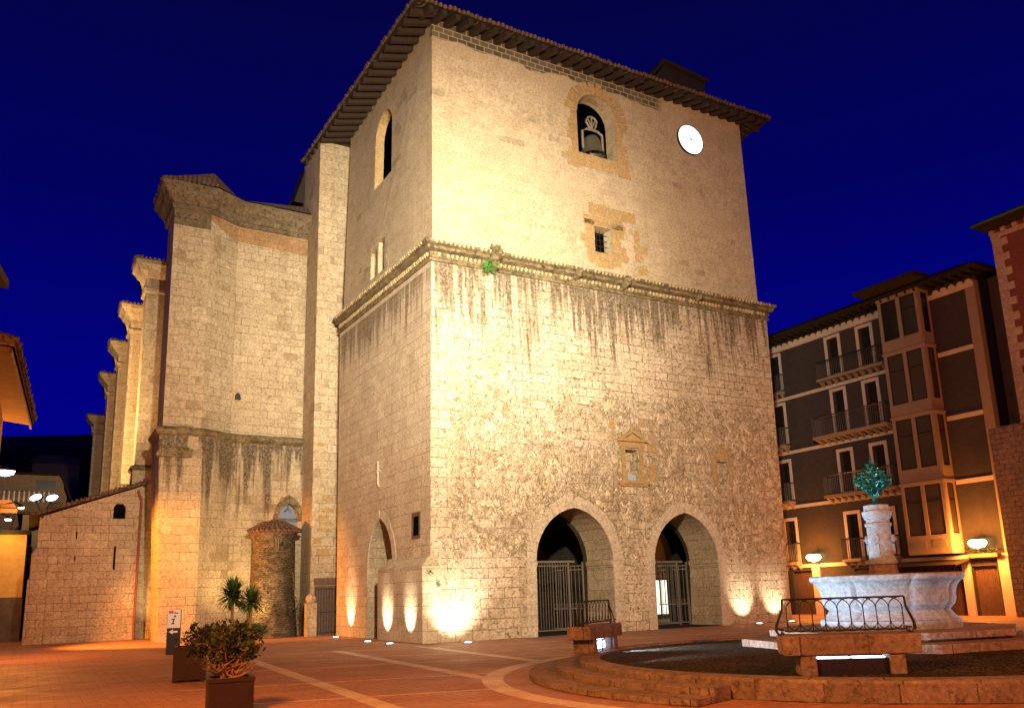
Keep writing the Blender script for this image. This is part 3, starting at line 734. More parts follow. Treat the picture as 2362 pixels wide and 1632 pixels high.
# clock
cm_ = MB(); cz, cx = 22.93, 13.70
n = 48
cm_.extrude([V(cx + .76 * math.cos(2 * PI * k / n), -.02, cz + .76 * math.sin(2 * PI * k / n)) for k in range(n)], (0, .09, 0))
CK = cm_.build('clock_face', 'clock glass', TW, warp=warpT)
rm = MB(); ring = [V(cx + .79 * math.cos(2 * PI * k / n), -.03, cz + .79 * math.sin(2 * PI * k / n)) for k in range(n)]
rm.extrude(ring, (0, .11, 0), holes=[[V(cx + .755 * math.cos(2 * PI * k / n), -.03, cz + .755 * math.sin(2 * PI * k / n)) for k in range(n)]])
rm.build('clock_rim', 'wrought iron', CK, warp=warpT)
hm = MB(); hm.tube([(cx + .02, -.06, cz), (cx - .15, -.06, cz + .11)], [.035, .022], 5); hm.build('clock_hand', 'wrought iron', CK, warp=warpT)
hm = MB(); hm.tube([(cx - .10, -.075, cz - .08), (cx + .15, -.075, cz - .03)], [.025, .028], 5); hm.build('clock_hand', 'wrought iron', CK, warp=warpT)

# roof: hipped, rafters bare under the eaves
Ex0, Ex1, Ey0, Ey1, Ez = -.42, 19.0, -.42, 14.2, 24.55
Exb = -.82      # the side eave is not quite square to the front
RT = MB(); rz = 2.3
ridge = [(7.2, 6.9), (11.4, 6.9)]
BD = MB()
for dz, flip in ((0.16, 0), (0.05, 1)):
    a, b2, c, d = (Ex0, Ey0, Ez + dz), (Ex1, Ey0, Ez + dz), (Ex1, Ey1, Ez + dz), (Exb, Ey1, Ez + dz)
    r0, r1 = (*ridge[0], Ez + rz + dz), (*ridge[1], Ez + rz + dz)
    for f in ((a, b2, r1, r0), (b2, c, r1), (c, d, r0, r1), (d, a, r0)): (BD if flip else RT).face(f if not flip else f[::-1])
RF = RT.build('roof', 'roof tile', TW)
BD.build('eaves_boards', 'dark timber', RF)
# boards just under the tiles + wavy tile ends
tm = MB()
def tile_row(m2, p, q, out, r=.09, sp=.2, ln=.5, rise=.13, jit=.02, seed=2):
    p, q, out = Vector(p), Vector(q), Vector(out); L = (q - p).length; n = int(L / sp); rnd = random.Random(seed)
    for k in range(n):
        c = p.lerp(q, (k + .5) / n) + V(0, 0, rnd.uniform(-jit, jit)) + out * rnd.uniform(-jit, jit) * 2
        m2.tube([c + out * .05, c - out * ln + V(0, 0, rise * ln / .5)], [r, r * .9], 7)
for (p, q, out) in (((Ex0, Ey0, Ez + .14), (Ex1, Ey0, Ez + .14), (0, -1, 0)), ((Exb, Ey1, Ez + .14), (Ex0, Ey0, Ez + .14), (-1, 0, 0)), ((Ex1, Ey0, Ez + .14), (Ex1, Ey1, Ez + .14), (1, 0, 0))):
    tile_row(tm, p, q, out, seed=int(abs(p[0]) * 10))
tm.build('eaves_tiles', 'roof tile', RF)
def rafter(a, b2, w=.10, h=.24):
    m2 = MB(); a, b2 = Vector(a), Vector(b2); d = (b2 - a); s_ = V(-d.y, d.x, 0).normalized() * w; hh = V(0, 0, h)
    p = [a - s_ - hh, a + s_ - hh, b2 + s_ - hh, b2 - s_ - hh, a - s_, a + s_, b2 + s_, b2 - s_]
    m2.add(p, [(3, 2, 1, 0), (4, 5, 6, 7), (0, 1, 5, 4), (1, 2, 6, 5), (2, 3, 7, 6), (3, 0, 4, 7)])
    return m2
k = 0; sl = rz / 7.3
n = 22
for i in range(n):
    y = lerp(.3, 13.8, i / (n - 1)); m2 = rafter((lerp(Ex0, Exb, y / 14.2) + .06, y, Ez + .04), (1.6, y, Ez + .04 + 1.95 * sl)); m2.build('rafter', 'rafter timber', RF)
n = 32
for i in range(n):
    x = lerp(.3, 18.5, i / (n - 1)); m2 = rafter((x, Ey0 + .06, Ez + .04), (x, 1.6, Ez + .04 + 1.95 * sl)); m2.build('rafter', 'rafter timber', RF)
n = 6
for i in range(n):
    y = lerp(.4, 6, i / (n - 1)); m2 = rafter((Ex1 - .06, y, Ez + .04), (17.4, y, Ez + .04 + 1.5 * sl)); m2.build('rafter', 'rafter timber', RF)
# stone hatch poking over the eaves
bx = MB(); bx.extrude([(12.9, 1.0, 24.9), (16.1, 1.0, 24.9), (16.1, 1.0, 26.6), (13.5, 1.0, 26.9), (12.9, 1.0, 26.1)], (0, 2.0, 0))
bx.extrude([(12.75, .85, 26.12), (13.45, .85, 26.98), (16.25, .85, 26.7), (16.25, .85, 26.85), (13.4, .85, 27.14), (12.7, .85, 26.26)], (0, 2.3, 0))
bx.build('roof_hatch', 'dark timber', RF, jit=.02)

# square stair turret clasping the back corner
ST = MB(); z1 = 24.6
ST.prism([(-.74, 11.5), (1.8, 11.5), (1.8, 14.4), (-.74, 14.4)], 0, z1, [(-.62, 11.5), (1.8, 11.5), (1.8, 14.4), (-.62, 14.4)])
SO = ST.build('stair_turret', 'buttress ashlar', TW)
pp = MB(); rnd = random.Random(3)
for (x, z, w, h) in ((-.55, 5.55, .6, .22), (-.7, 5.25, .5, .2), (-.62, 4.95, .55, .2), (-.75, 4.65, .7, .2), (-.9, 4.1, .35, .3), (-.75, 3.55, .6, .36), (-.55, 6.1, .55, .25), (-.78, 8.7, .3, .2)):
    pp = MB(); pp.box(x + .30, x + .30 + w, 11.49, 11.6, z, z + h - .02); pp.build('patch_stone', 'ochre stone', SO)
gm = MB(); gm.box(-.52, .45, 11.46, 11.52, 0, 2.2)
GD = gm.build('iron_door', 'old plank', SO)
gm = MB()
for k in range(8): gm.box(-.50 + k * .13, -.48 + k * .13, 11.42, 11.46, .05, 2.1)
for z in (.1, 1.0, 2.05): gm.box(-.52, .45, 11.415, 11.45, z, z + .04)
gm.build('door_bars', 'wrought iron', GD)
gm = MB(); gm.box(-.56, .5, 11.40, 11.54, 2.25, 2.55); gm.build('door_lintel', 'old plank', SO)
# the bell and its yoke hang in the opening
BL = thing('church_bell', (8.5, .95, 22.0), 'old bronze bell hanging from a pale crowned yoke in the arched belfry opening', 'bell')
bz = 21.2
b_ = MB(); b_.lathe([(.62, bz), (.60, bz + .06), (.50, bz + .2), (.43, bz + .5), (.38, bz + .8), (.30, bz + .95), (.12, bz + 1.05), (.02, bz + 1.06)], 8.5, .95, 28, cap=False)
b_.lathe([(.56, bz), (.44, bz + .3), (.3, bz + .9)], 8.5, .95, 28, cap=False)
b_.build('bell_body', 'bell bronze', BL, smooth=True, warp=warpT)
y_ = MB()
for s_ in (-1, 1): y_.tube([(8.5 + s_ * .55, .85, bz + .25), (8.5 + s_ * .55, .85, bz + 1.15), (8.5 + s_ * .3, .85, bz + 1.3), (8.5, .85, bz + 1.32)], .06, 6)
pts = []
for k in range(17):
    q = PI * 2 * k / 16 - PI / 2; pts.append((8.5 + .26 * math.cos(q) * (1.2 if math.sin(q) > 0 else .9), .85, bz + 1.66 + .34 * math.sin(q)))
y_.tube(pts, .05, 6, cap=False); y_.tube([(8.5, .85, bz + 1.3), (8.5, .85, bz + 2.0)], .04, 6)
for s_ in (-1, 1): y_.tube([(8.5, .85, bz + 1.4), (8.5 + s_ * .2, .85, bz + 1.85)], .035, 6)
y_.build('yoke', 'yoke metal', BL, warp=warpT)
c_ = MB(); c_.tube([(8.5, .95, bz + .8), (8.37, .92, bz), (8.38, .9, bz - .28)], [.03, .035, .07], 7); c_.build('clapper', 'bare wood', BL, warp=warpT)
c_ = MB(); c_.box(7.15, 9.2, .8, .92, bz - .12, bz - .02); c_.build('support_beam', 'dark timber', BL, warp=warpT)
# little plant rooted in the ledge
def leafball(m2, c, rx, ry, rz, n, ls, rnd, shell=.35, thin=.35):
    for k in range(n):
        d = V(rnd.gauss(0, 1), rnd.gauss(0, 1), rnd.gauss(0, 1)); d.normalize(); r = (rnd.random() ** shell)
        p = Vector(c) + V(d.x * rx, d.y * ry, d.z * rz) * r
        t = V(rnd.uniform(-1, 1), rnd.uniform(-1, 1), rnd.uniform(-.6, 1)).normalized(); s_ = t.cross(V(rnd.uniform(-1, 1), rnd.uniform(-1, 1), rnd.uniform(-1, 1)))
        if s_.length < .1: continue
        s_.normalize(); L = ls * rnd.uniform(.6, 1.3)
        m2.face([p, p + t * L * .5 + s_ * L * thin * .5, p + t * L, p + t * L * .5 - s_ * L * thin * .5])
WP = thing('wall_plant', (2.95, .2, 14.25), 'small green weed sprouting from the tower ledge right of its big carved head', 'plant')
rnd = random.Random(8); m2 = MB(); leafball(m2, (2.98, .2, 14.2), .36, .26, .22, 300, .13, rnd); leafball(m2, (2.75, .25, 13.95), .2, .2, .12, 70, .12, rnd); m2.build('leaves', 'leaf bright', WP)
m2 = MB(); 
for k in range(5): m2.tube([(2.95, .52, 14.1), (2.95 + rnd.uniform(-.2, .2), .25, 14.2 + rnd.uniform(-.2, .15))], [.014, .006], 4)
m2.build('stem', 'bark', WP)
for i, (x, z) in enumerate(((.10, 2.35), (.42, 1.95))):
    wv = thing('wall_fern', (x, -.05, z), ('upper' if i == 0 else 'lower') + ' of two tiny ferns growing in the corner joints above a ground light', 'plant', 'ferns in the tower corner')
    m2 = MB(); leafball(m2, (x, -.06, z), .10, .07, .09, 60, .07, rnd); m2.build('leaves', 'leaf green', wv)
# ================================================================== CHOIR AND BUTTRESSES
CH = thing('church_choir', (-4, 14, 0), 'tall stone church choir with string course and a receding row of capped buttresses', 'church')
P1, P2, P3, P4 = (-7.25, 12.5), (-5.6, 12.5), (-4.15, 13.35), (-.1, 13.45)
def off(p, q, d):
    v = V(q[0] - p[0], q[1] - p[1], 0).normalized(); return V(v.y, -v.x, 0) * d
ZS, ZT = 9.2, 20.7
mb = MB(); up_ = [P1, P2, P3, P4]
VENT = None
for a, b2 in zip(up_[:-1], up_[1:]): mb.face([(*a, ZS), (*b2, ZS), (*b2, ZT), (*a, ZT)])
mb.face([(-7.25, 12.5, ZS), (-7.25, 14.6, ZS), (-7.25, 14.6, ZT), (-7.25, 12.5, ZT)][::-1])
mb.face([(-7.25, 14.6, ZS), (-4.3, 16.2, ZS), (-4.3, 16.2, ZT), (-7.25, 14.6, ZT)])
mb.build('upper_wall', 'choir ashlar', CH)
# lower wall, a hand's breadth thicker, with the gothic window
e = .22; L1, L2, L3, L4 = (-7.42, 12.28), (-5.52, 12.28), (-4.08, 13.13), (-.1, 13.23)
mb = MB()
L1b = (-6.98, 12.28)      # the corner flares outwards as it rises
mb.face([(*L1b, -.1), (*L2, -.1), (*L2, ZS), (*L1, ZS)]); mb.face([(*L2, -.1), (*L3, -.1), (*L3, ZS), (*L2, ZS)])
GW = garch(-1.36, .46, 4.9, 5.45, 6.15, 7)
mb.panel([(L3[0], 13.2, -.1), (L4[0], 13.2, -.1), (L4[0], 13.2, ZS), (L3[0], 13.2, ZS)], [FR(GW, 13.2)], [(0, .3, 0)])
mb.face([(-6.98, 12.28, -.1), (-6.98, 14.8, -.1), (-7.42, 14.8, ZS), (-7.42, 12.28, ZS)][::-1])
mb.face([(-6.98, 14.8, -.1), (-4.3, 16.4, -.1), (-4.3, 16.4, ZS), (-7.42, 14.8, ZS)])
mb.build('lower_wall', 'choir ashlar', CH)
gw = MB(); gw.face(FR(GW, 13.48)); GWo = gw.build('gothic_window', 'oculus glass', CH)
gw = MB(); out = garch(-1.36, .72, 5.3, 5.45, 6.55, 7); gw.extrude(FR(out, 13.14), (0, .1, 0), holes=[FR(garch(-1.36, .46, 5.32, 5.45, 6.15, 7), 13.14)])
gw.tube([(-1.36, 13.3, 6.1), (-1.36, 13.3, 5.9), (-1.2, 13.3, 5.75)], .03, 5); gw.tube([(-1.36, 13.3, 5.9), (-1.52, 13.3, 5.75)], .03, 5)
gw.box(-1.86, -.86, 13.1, 13.25, 5.36, 5.42)
gw.build('window_frame', 'weathered moulding', GWo)
path = [(-7.42, 14.8, -1, 0), (-7.42, 12.28, -1, -1), (-5.52, 12.28, .27, -1), (-4.08, 13.13, .27, -1), (-.6, 13.2, 0, -1)]
sweep(path, [(-.2, ZS + .2), (.05, ZS + .12), (.16, ZS - .02), (.17, ZS - .10), (.06, ZS - .2), (-.02, ZS - .26)], 'string_course', 'weathered moulding', CH, None, .3, .02)
# worn gable stub on the corner
mb = MB(); mb.extrude([(-7.45, 12.16, 8.0), (-6.0, 12.16, 8.0), (-5.95, 12.16, 8.3), (-6.6, 12.16, 8.62), (-7.3, 12.16, 8.35), (-7.5, 12.16, 8.1)], (0, .2, 0)); mb.build('broken_hood', 'weathered moulding', CH, jit=.03, bevel=.02)
# brown band and eaves moulding
mb = MB()
for a, b2 in ((P3, P4), (P2, P3)):
    o2 = off(a, b2, .015); z0 = 19.1 if a == P3 else 19.6
    mb.face([(a[0] + o2.x, a[1] + o2.y, z0), (b2[0] + o2.x, b2[1] + o2.y, 19.0), (b2[0] + o2.x, b2[1] + o2.y, ZT), (a[0] + o2.x, a[1] + o2.y, ZT)])
stone('brown course', (.29, .18, .09), (.35, .225, .12), (.20, .14, .08), .75, .38, .014, blotch=.5, pits=.3)
mb.build('brown_course', 'brown course', CH)
stone('dark moulding', (.15, .115, .075), (.19, .145, .095), (.10, .07, .05), .9, .5, .01, blotch=.6, pits=.6, lichen=.5, bst=.8)  # darker stone for the eaves cornice and the course below it
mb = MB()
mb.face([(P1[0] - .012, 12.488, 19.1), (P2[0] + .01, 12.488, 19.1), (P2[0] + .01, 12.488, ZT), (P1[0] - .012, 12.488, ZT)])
mb.build('dark_course', 'dark moulding', CH)  # darker sheet laid over the top of the corner wall
path = [(-7.25, 15.2, -1, 0), (-7.25, 12.5, -1, -1), (-5.6, 12.5, .27, -1), (-4.15, 13.35, .27, -1), (-.6, 13.45, 0, -1)]
sweep(path, [(0, 19.9), (.12, 19.95), (.14, 20.1), (.06, 20.2), (.2, 20.38), (.42, 20.52), (.50, 20.7), (.66, 20.82), (.70, 21.0), (.5, 21.12)], 'eaves_cornice', 'dark moulding', CH, None, .3, .02)
mb = MB()
top = [(-7.9, 15.0), (-7.9, 11.85), (-5.4, 11.85), (-3.95, 12.7), (.4, 12.8), (.4, 17), (-4, 18)]
tt = [(-6.9, 15.0, 21.7), (-6.7, 13.0, 21.7), (-5.55, 12.45, 22.05), (-4.0, 13.5, 21.35), (.4, 14.0, 22.1), (.4, 17, 22.6), (-4, 18, 22.4)]
n = len(top); mb.add([(x, y, 21.08) for x, y in top] + list(tt), [(i, (i + 1) % n, n + (i + 1) % n, n + i) for i in range(n)] + [tuple(range(n, 2 * n))])
tile_row(mb, (-7.92, 11.83, 21.08), (-5.4, 11.83, 21.08), (0, -1, 0), .075, .2, .4, .15, .02, 4); tile_row(mb, (-7.92, 15, 21.08), (-7.92, 11.83, 21.08), (-1, 0, 0), .075, .2, .4, .15, .02, 5)
mb.build('choir_roof', 'roof tile', CH)
# lancet vent in the upper wall
mb = MB(); mb.extrude(FR(garch(-3.88, .14, 11.05, 11.2, 11.42, 4), 13.33), (0, .05, 0)); mb.build('wall_vent', 'window dark', CH)
mb = MB(); mb.box(-4.42, -4.05, 13.33, 13.38, 11.0, 11.45); mb.build('patch_stone', 'ochre stone', CH)
# hidden body that closes the volume and its high roof behind the stair turret
mb = MB(); mb.box(-4.3, 1.5, 16.4, 70, 0, 18.5); mb.box(-.3, 1.4, 14.3, 16.6, 0, 24.3); mb.build('nave_wall', 'choir ashlar', CH)
mb = MB(); mb.add([(-1.2, 14.2, 22.3), (1, 14.2, 22.3), (1, 14.2, 24.75), (-.5, 14.2, 24.7), (-1.2, 16.2, 22.3), (1, 16.2, 22.3), (1, 16.2, 24.75), (-.5, 16.2, 24.7)], [(0, 1, 2, 3), (7, 6, 5, 4), (0, 3, 7, 4), (2, 6, 7, 3)])
mb.build('nave_roof', 'dark timber', CH)
# buttresses
def buttress(x0, y0, w, d, zt, first=False):
    m2 = MB(); e2 = .16 
    m2.prism([(x0 - .12, y0 - .12), (x0 + w, y0 - .12), (x0 + w, y0 + d), (x0 - .12, y0 + d)], 0, 8.35)
    m2.prism([(x0, y0), (x0 + w, y0), (x0 + w, y0 + d), (x0, y0 + d)], 8.35, zt)
    B = m2.build('buttress', 'buttress ashlar', CH)
    path = [(x0, y0 + d, -1, 0), (x0, y0, -1, -1), (x0 + w, y0, 0, -1)]
    sweep(path, [(0, zt - 1.35), (.12, zt - 1.3), (.14, zt - 1.15), (.03, zt - 1.05), (.02, zt - .55), (.2, zt - .4), (.38, zt - .25), (.5, zt - .05), (.62, zt + .05), (.64, zt + .25), (.4, zt + .3)], 'buttress_cap', 'buttress ashlar', B, None, .4, .02, seed=int(y0))
    m3 = MB(); a = (x0 - .66, y0 - .66); b3 = (x0 + w, y0 + d)
    m3.add([(a[0], a[1], zt + .25), (b3[0], a[1], zt + .25), (b3[0], b3[1], zt + .25), (a[0], b3[1], zt + .25), (x0 + .5, y0 + .5, zt + .65), (b3[0], y0 + .5, zt + .65), (b3[0], b3[1], zt + .65), (x0 + .5, b3[1], zt + .65)],
           [(0, 1, 5, 4), (3, 0, 4, 7), (4, 5, 6, 7)])
    tile_row(m3, (a[0], a[1] , zt + .29), (b3[0], a[1], zt + .29), (0, -1, 0), .08, .2, .4, .16, .02, 6); tile_row(m3, (a[0], b3[1], zt + .29), (a[0], a[1], zt + .29), (-1, 0, 0), .08, .2, .4, .16, .02, 7)
    m3.build('cap_tiles', 'roof tile', B)
    sweep([(x0 - .12, y0 + d, -1, 0), (x0 - .12, y0 - .12, -1, -1), (x0 + w, y0 - .12, 0, -1)], [(-.1, 8.5), (.1, 8.4), (.12, 8.3), (0, 8.2)], 'drip_ledge', 'weathered moulding', B, None, .4, .012)
buttress(-7.72, 18.5, 3.4, 1.3, 19.0)
for (y, x) in ((26.1, -7.75), (34.3, -7.75), (43.5, -7.75), (60.0, -7.75)): buttress(x, y, 3.4, 1.5, 19.0)

# round stair turret in the angle, rubble built with a tiled cap
TT = thing('round_turret', (-2.25, 12.2, 0), 'squat round rubble turret with curved tile cap in the angle of the church wall', 'turret')
m2 = MB(); prf = [(1.12, 0), (1.05, .6), (1.0, 1.6), (.97, 2.8), (.95, 3.8), (.95, 4.62)]
m2.lathe(prf, -2.25, 12.2, 40, cap=False); m2.build('turret_wall', 'rubble turret', TT, jit=.015, smooth=True)
m2 = MB(); m2.lathe([(1.12, 4.66), (1.14, 4.74), (.7, 5.0), (.1, 5.28)], -2.25, 12.2, 32); m2.lathe([(.9, 4.5), (1.06, 4.62), (1.08, 4.68)], -2.25, 12.2, 32, cap=False)
for k in range(16):
    q = PI + PI * (k + .5) / 16; c, s_ = math.cos(q), math.sin(q)
    m2.tube([(-2.25 + 1.24 * c, 12.2 + 1.24 * s_, 4.70), (-2.25 + .5 * c, 12.2 + .5 * s_, 5.13)], [.085, .05], 7)
m2.build('turret_cap', 'roof tile', TT)
m2 = MB(); m2.box(-2.46, -2.26, 11.24, 11.32, 3.75, 4.35); f = m2.build('slit_window', 'window dark', TT)
m2 = MB(); 
for k in range(3): m2.tube([(-2.43 + k * .07, 11.22, 3.76), (-2.43 + k * .07, 11.22, 4.34)], .006, 4)
m2.build('slit_bars', 'yoke metal', f)
m2 = MB(); rnd = random.Random(6); leafball(m2, (-1.35, 11.5, .9), .35, .4, .9, 420, .12, rnd); leafball(m2, (-1.7, 11.25, 2.2), .25, .15, 1.2, 200, .1, rnd)
iv = thing('ivy', (-1.35, 11.5, 0), 'dark ivy climbing the shaded right flank of the round turret', 'plant'); m2.build('leaves', 'leaf dark', iv)
m2 = MB(); m2.tube([(-1.25, 11.4, 0), (-1.4, 11.35, 1.2), (-1.6, 11.25, 2.8)], [.03, .02, .01], 5); m2.build('stem', 'bark', iv)
# stone post beside the iron door
SP = thing('stone_post', (-.95, 10.6, 0), 'short weathered stone post with rounded head beside the iron door', 'stone post')
m2 = MB(); m2.box(-1.16, -.72, 10.4, 10.8, 0, 1.45); m2.lathe([(.2, 1.45), (.24, 1.6), (.2, 1.75), (.05, 1.85)], -.94, 10.6, 12); m2.build('post_body', 'porch stone', SP, jit=.015, bevel=.03)

# ================================================================== LEAN-TO ANNEX
AN = thing('stone_annex', (-9.5, 18, 0), 'low stone lean-to with sloping tiled roof against the church buttresses', 'lean-to')
m2 = MB(); x0, x1 = -11.7, -7.35; Z0, Z1 = 5.75, 7.35
wo = [(-8.62, 5.72), (-8.08, 5.72), (-8.08, 6.28), (-8.2, 6.45), (-8.5, 6.45), (-8.62, 6.28)]
sl1 = rect(-8.49, -8.40, 3.3, 4.4); sl2 = rect(-10.16, -10.10, 4.75, 5.1); sl3 = rect(-10.16, -10.10, 3.75, 3.95)
m2.panel([(x0, 17.8, -.1), (x1, 17.8, -.1), (x1, 17.8, Z1), (x0, 17.8, Z0)], [FR(q, 17.8) for q in (wo, sl1, sl2, sl3)], [(0, .4, 0)] * 4)
m2.face([(x0, 17.8, -.1), (x0, 26, -.1), (x0, 26, Z0), (x0, 17.8, Z0)]); m2.face([(x0, 26, -.1), (x1, 26, -.1), (x1, 26, Z1), (x0, 26, Z0)])
m2.build('annex_wall', 'annex masonry', AN)
m2 = MB(); m2.face([(x0, 18.2, 0), (x1, 18.2, 0), (x1, 18.2, 7), (x0, 18.2, 5.6)]); m2.build('dark_inside', 'void black', AN)  # black sheet paints in the shade behind the annex windows
m2 = MB(); m2.add([(x0 - .45, 17.4, Z0 - .05), (x1 + .1, 17.4, Z1 + .08), (x1 + .1, 26.3, Z1 + .08), (x0 - .45, 26.3, Z0 - .05), (x0 - .45, 17.4, Z0 + .07), (x1 + .1, 17.4, Z1 + .2), (x1 + .1, 26.3, Z1 + .2), (x0 - .45, 26.3, Z0 + .07)],
    [(3, 2, 1, 0), (4, 5, 6, 7), (0, 1, 5, 4), (1, 2, 6, 5), (2, 3, 7, 6), (3, 0, 4, 7)])
tile_row(m2, (x0 - .45, 17.42, Z0 + .08), (x1 + .1, 17.42, Z1 + .21), (0, -1, 0), .075, .19, .5, 0.0, .015, 8)
m2.build('annex_roof', 'roof tile', AN)
m2 = MB(); m2.box(x0 - .22, x0 + .45, 17.55, 18.0, -.1, 4.05); m2.prism([(x0 - .22, 17.55), (x0 + .45, 17.55), (x0 + .45, 18), (x0 - .22, 18)], 4.05, 4.4, [(x0, 17.8), (x0 + .45, 17.8), (x0 + .45, 18), (x0, 18)]); m2.box(x0 - .3, x0 + .5, 17.48, 17.7, -.1, 2.9)
m2.build('corner_buttress', 'annex masonry', AN, jit=.01, bevel=.03)
m2 = MB(); m2.tube([(-7.42, 17.68, 0), (-7.42, 17.68, 6.6), (-7.6, 17.5, 7.1)], .06, 7)
for z in (1, 2.6, 4.2, 5.8): m2.box(-7.5, -7.34, 17.66, 17.8, z, z + .05)
m2.build('drain_pipe', 'rust red', AN)
# twin floodlights on the annex roof corner
for i, (x, a) in enumerate(((-11.93, -.5), (-11.3, .5))):
    fl = thing('floodlight', (x, 17.2, 6.2), ('left' if i == 0 else 'right') + ' one of the two blazing floodlights at the low corner of the annex roof', 'floodlight', 'floodlights on the annex roof')
    rot = Matrix.Translation((x, 17.15, 6.58)) @ Matrix.Rotation(a * .6, 4, 'Z') @ Matrix.Rotation(R(-18), 4, 'Y')
    h = MB(); nn = 18; sc_ = .25
    h.add([rot @ V(sc_ * 1.1 * math.cos(2 * PI * k / nn), yy, sc_ * .55 * math.sin(2 * PI * k / nn)) for yy in (-.06, .22) for k in range(nn)], [tuple(range(nn, 2 * nn))] + [(k, (k + 1) % nn, nn + (k + 1) % nn, nn + k) for k in range(nn)])
    h.build('lamp_housing', 'wrought iron', fl)
    h = MB(); h.add([rot @ V(sc_ * 1.02 * math.cos(2 * PI * k / nn), -.05, sc_ * .5 * math.sin(2 * PI * k / nn)) for k in range(nn)] + [rot @ V(0, -.12, 0)], [(k, (k + 1) % nn, nn) for k in range(nn)])
    h.build('lamp_glass', 'cool lamp glass', fl)
    h = MB(); h.tube([(x, 17.35, 6.5), (-11.6, 17.7, 5.7)], .03, 6); h.build('bracket', 'wrought iron', fl)

# ================================================================== INFORMATION SIGN
SG = thing('information_sign', (-7.68, 2.9, 0), 'slim upright tourist sign with white upper half, red emblem and arrow on black', 'sign', rz=0)
rz_ = -az - R(-0)
def sgm(): return Matrix.Translation((-7.68, 2.9, 0)) @ Matrix.Rotation(-R(24), 4, 'Z')
def sbox(name, mat, x0, x1, y0, y1, z0, z1, par=SG):
    m2 = MB(); m2.box(x0, x1, y0, y1, z0, z1, sgm()); return m2.build(name, mat, par)
sbox('sign_panel', 'sign black', -.21, .21, -.03, .03, 0, 1.42)
wp_ = sbox('white_panel', 'sign white', -.205, .205, -.036, -.031, .84, 1.415)
sbox('emblem', 'sign red', -.17, -.03, -.042, -.037, 1.30, 1.385, wp_); sbox('emblem', 'sign red', -.01, .06, -.042, -.037, 1.29, 1.35, wp_); sbox('emblem', 'sign black', .07, .12, -.042, -.037, 1.285, 1.33, wp_)
m2 = MB(); T = sgm()
def flat(poly, y=-.037, th_=.005): m2.extrude([T @ V(u, y, z) for u, z in poly], T.to_3x3() @ V(0, -th_, 0))
flat([(-.08, 1.12), (.03, 1.15), (-.01, .99), (.03, .99), (.02, .96), (-.09, .96), (-.08, .99), (-.05, .99), (-.02, 1.10), (-.08, 1.09)])
flat([(.03 + .035 * math.cos(2 * PI * k / 12), 1.21 + .035 * math.sin(2 * PI * k / 12)) for k in range(12)])
m2.build('letter_i', 'sign black', wp_)
m2 = MB(); flat([(-.15, .72), (-.02, .80), (-.02, .75), (.13, .75), (.13, .69), (-.02, .69), (-.02, .64)], -.031); m2.build('arrow', 'sign white', SG)

# ================================================================== PLANTERS
def planter(name_loc, s_, h, label, rz=0.0):
    x, y = name_loc; p = thing('planter_box', (x, y, 0), label, 'planter', 'square planters in the plaza')
    T = Matrix.Translation((x, y, 0)) @ Matrix.Rotation(rz, 4, 'Z'); a = s_ / 2
    m2 = MB(); m2.box(-a, a, -a, a, .04, h - .05, T); m2.build('box_body', 'pot brown', p, bevel=.008)
    m2 = MB()
    for (x0, x1, y0, y1) in ((-a - .015, a + .015, -a - .015, -a + .04), (-a - .015, a + .015, a - .04, a + .015), (-a - .015, -a + .04, -a + .04, a - .04), (a - .04, a + .015, -a + .04, a - .04)): m2.box(x0, x1, y0, y1, h - .06, h + .0, T)
    m2.build('rim', 'pot brown', p, bevel=.005)
    for sx_ in (-1, 1):
        for sy_ in (-1, 1):
            m2 = MB(); m2.box(*sorted((sx_ * a, sx_ * (a - .07))), *sorted((sy_ * (a + .005), sy_ * (a - .07))), 0, h - .06, T); m2.build('corner_strip', 'pot brown', p)
    m2 = MB(); m2.box(-a + .04, a - .04, -a + .04, a - .04, h - .08, h - .03, T); m2.build('soil', 'soil', p)
    return p
planter((-9.18, -13.68), .62, .53, 'dark square planter in the foreground under twisted bare stems', -R(6))
planter((-8.78, -7.55), .62, .72, 'dark square planter half hidden under a spreading bush, second from camera', -R(14))
planter((-6.55, -2.15), .50, .62, 'small dark square planter holding the two spiky yuccas', -R(28))
def shrub(loc, rads, n, ls, label, seed, mat='leaf dark', twigs=9, base=.6, clumps=14):
    x, y, z = loc; sh = thing('planted_shrub', (x, y, base), label, 'shrub', 'leafy shrubs in planters')
    rnd = random.Random(seed); m2 = MB(); tw = MB()
    for k in range(clumps):
        d = V(rnd.gauss(0, 1), rnd.gauss(0, 1), rnd.gauss(0, .8)); d.normalize(); d *= rnd.uniform(.45, 1)
        c = V(x + d.x * rads[0], y + d.y * rads[1], z + d.z * rads[2])
        leafball(m2, c, .22, .22, .17, n // clumps, ls * rnd.uniform(.7, 1.3), rnd, .6, .42)
        tw.tube([(x, y, base - .05), ((x + c.x) / 2 + rnd.uniform(-.1, .1), (y + c.y) / 2 + rnd.uniform(-.1, .1), (base + c.z) / 2 + .06), tuple(c), tuple(c + d * .18)], [.016, .011, .006, .003], 4)
    m2.build('foliage', mat, sh)
    for k in range(twigs):
        q = rnd.uniform(0, 2 * PI); p0 = V(x + .1 * math.cos(q), y + .1 * math.sin(q), base); pts = [p0]
        for j in range(5): p0 = p0 + V(rnd.uniform(-.13, .13), rnd.uniform(-.13, .13), .05 + rnd.uniform(-.03, .03)); pts.append(p0)
        tw.tube(pts, [.018, .016, .014, .012, .009, .005], 5)
    tw.build('twigs', 'bark', sh); return sh
shrub((-9.20, -13.68, 1.00), (.42, .42, .25), 1500, .085, 'straggly dark shrub with bare reddish stems in the foreground planter', 21, twigs=24, base=.5, clumps=30)
shrub((-8.45, -7.7, .82), (.55, .55, .32), 1700, .11, 'wide dark bush spilling down over the middle planter to the ground', 22, base=.7, clumps=34)
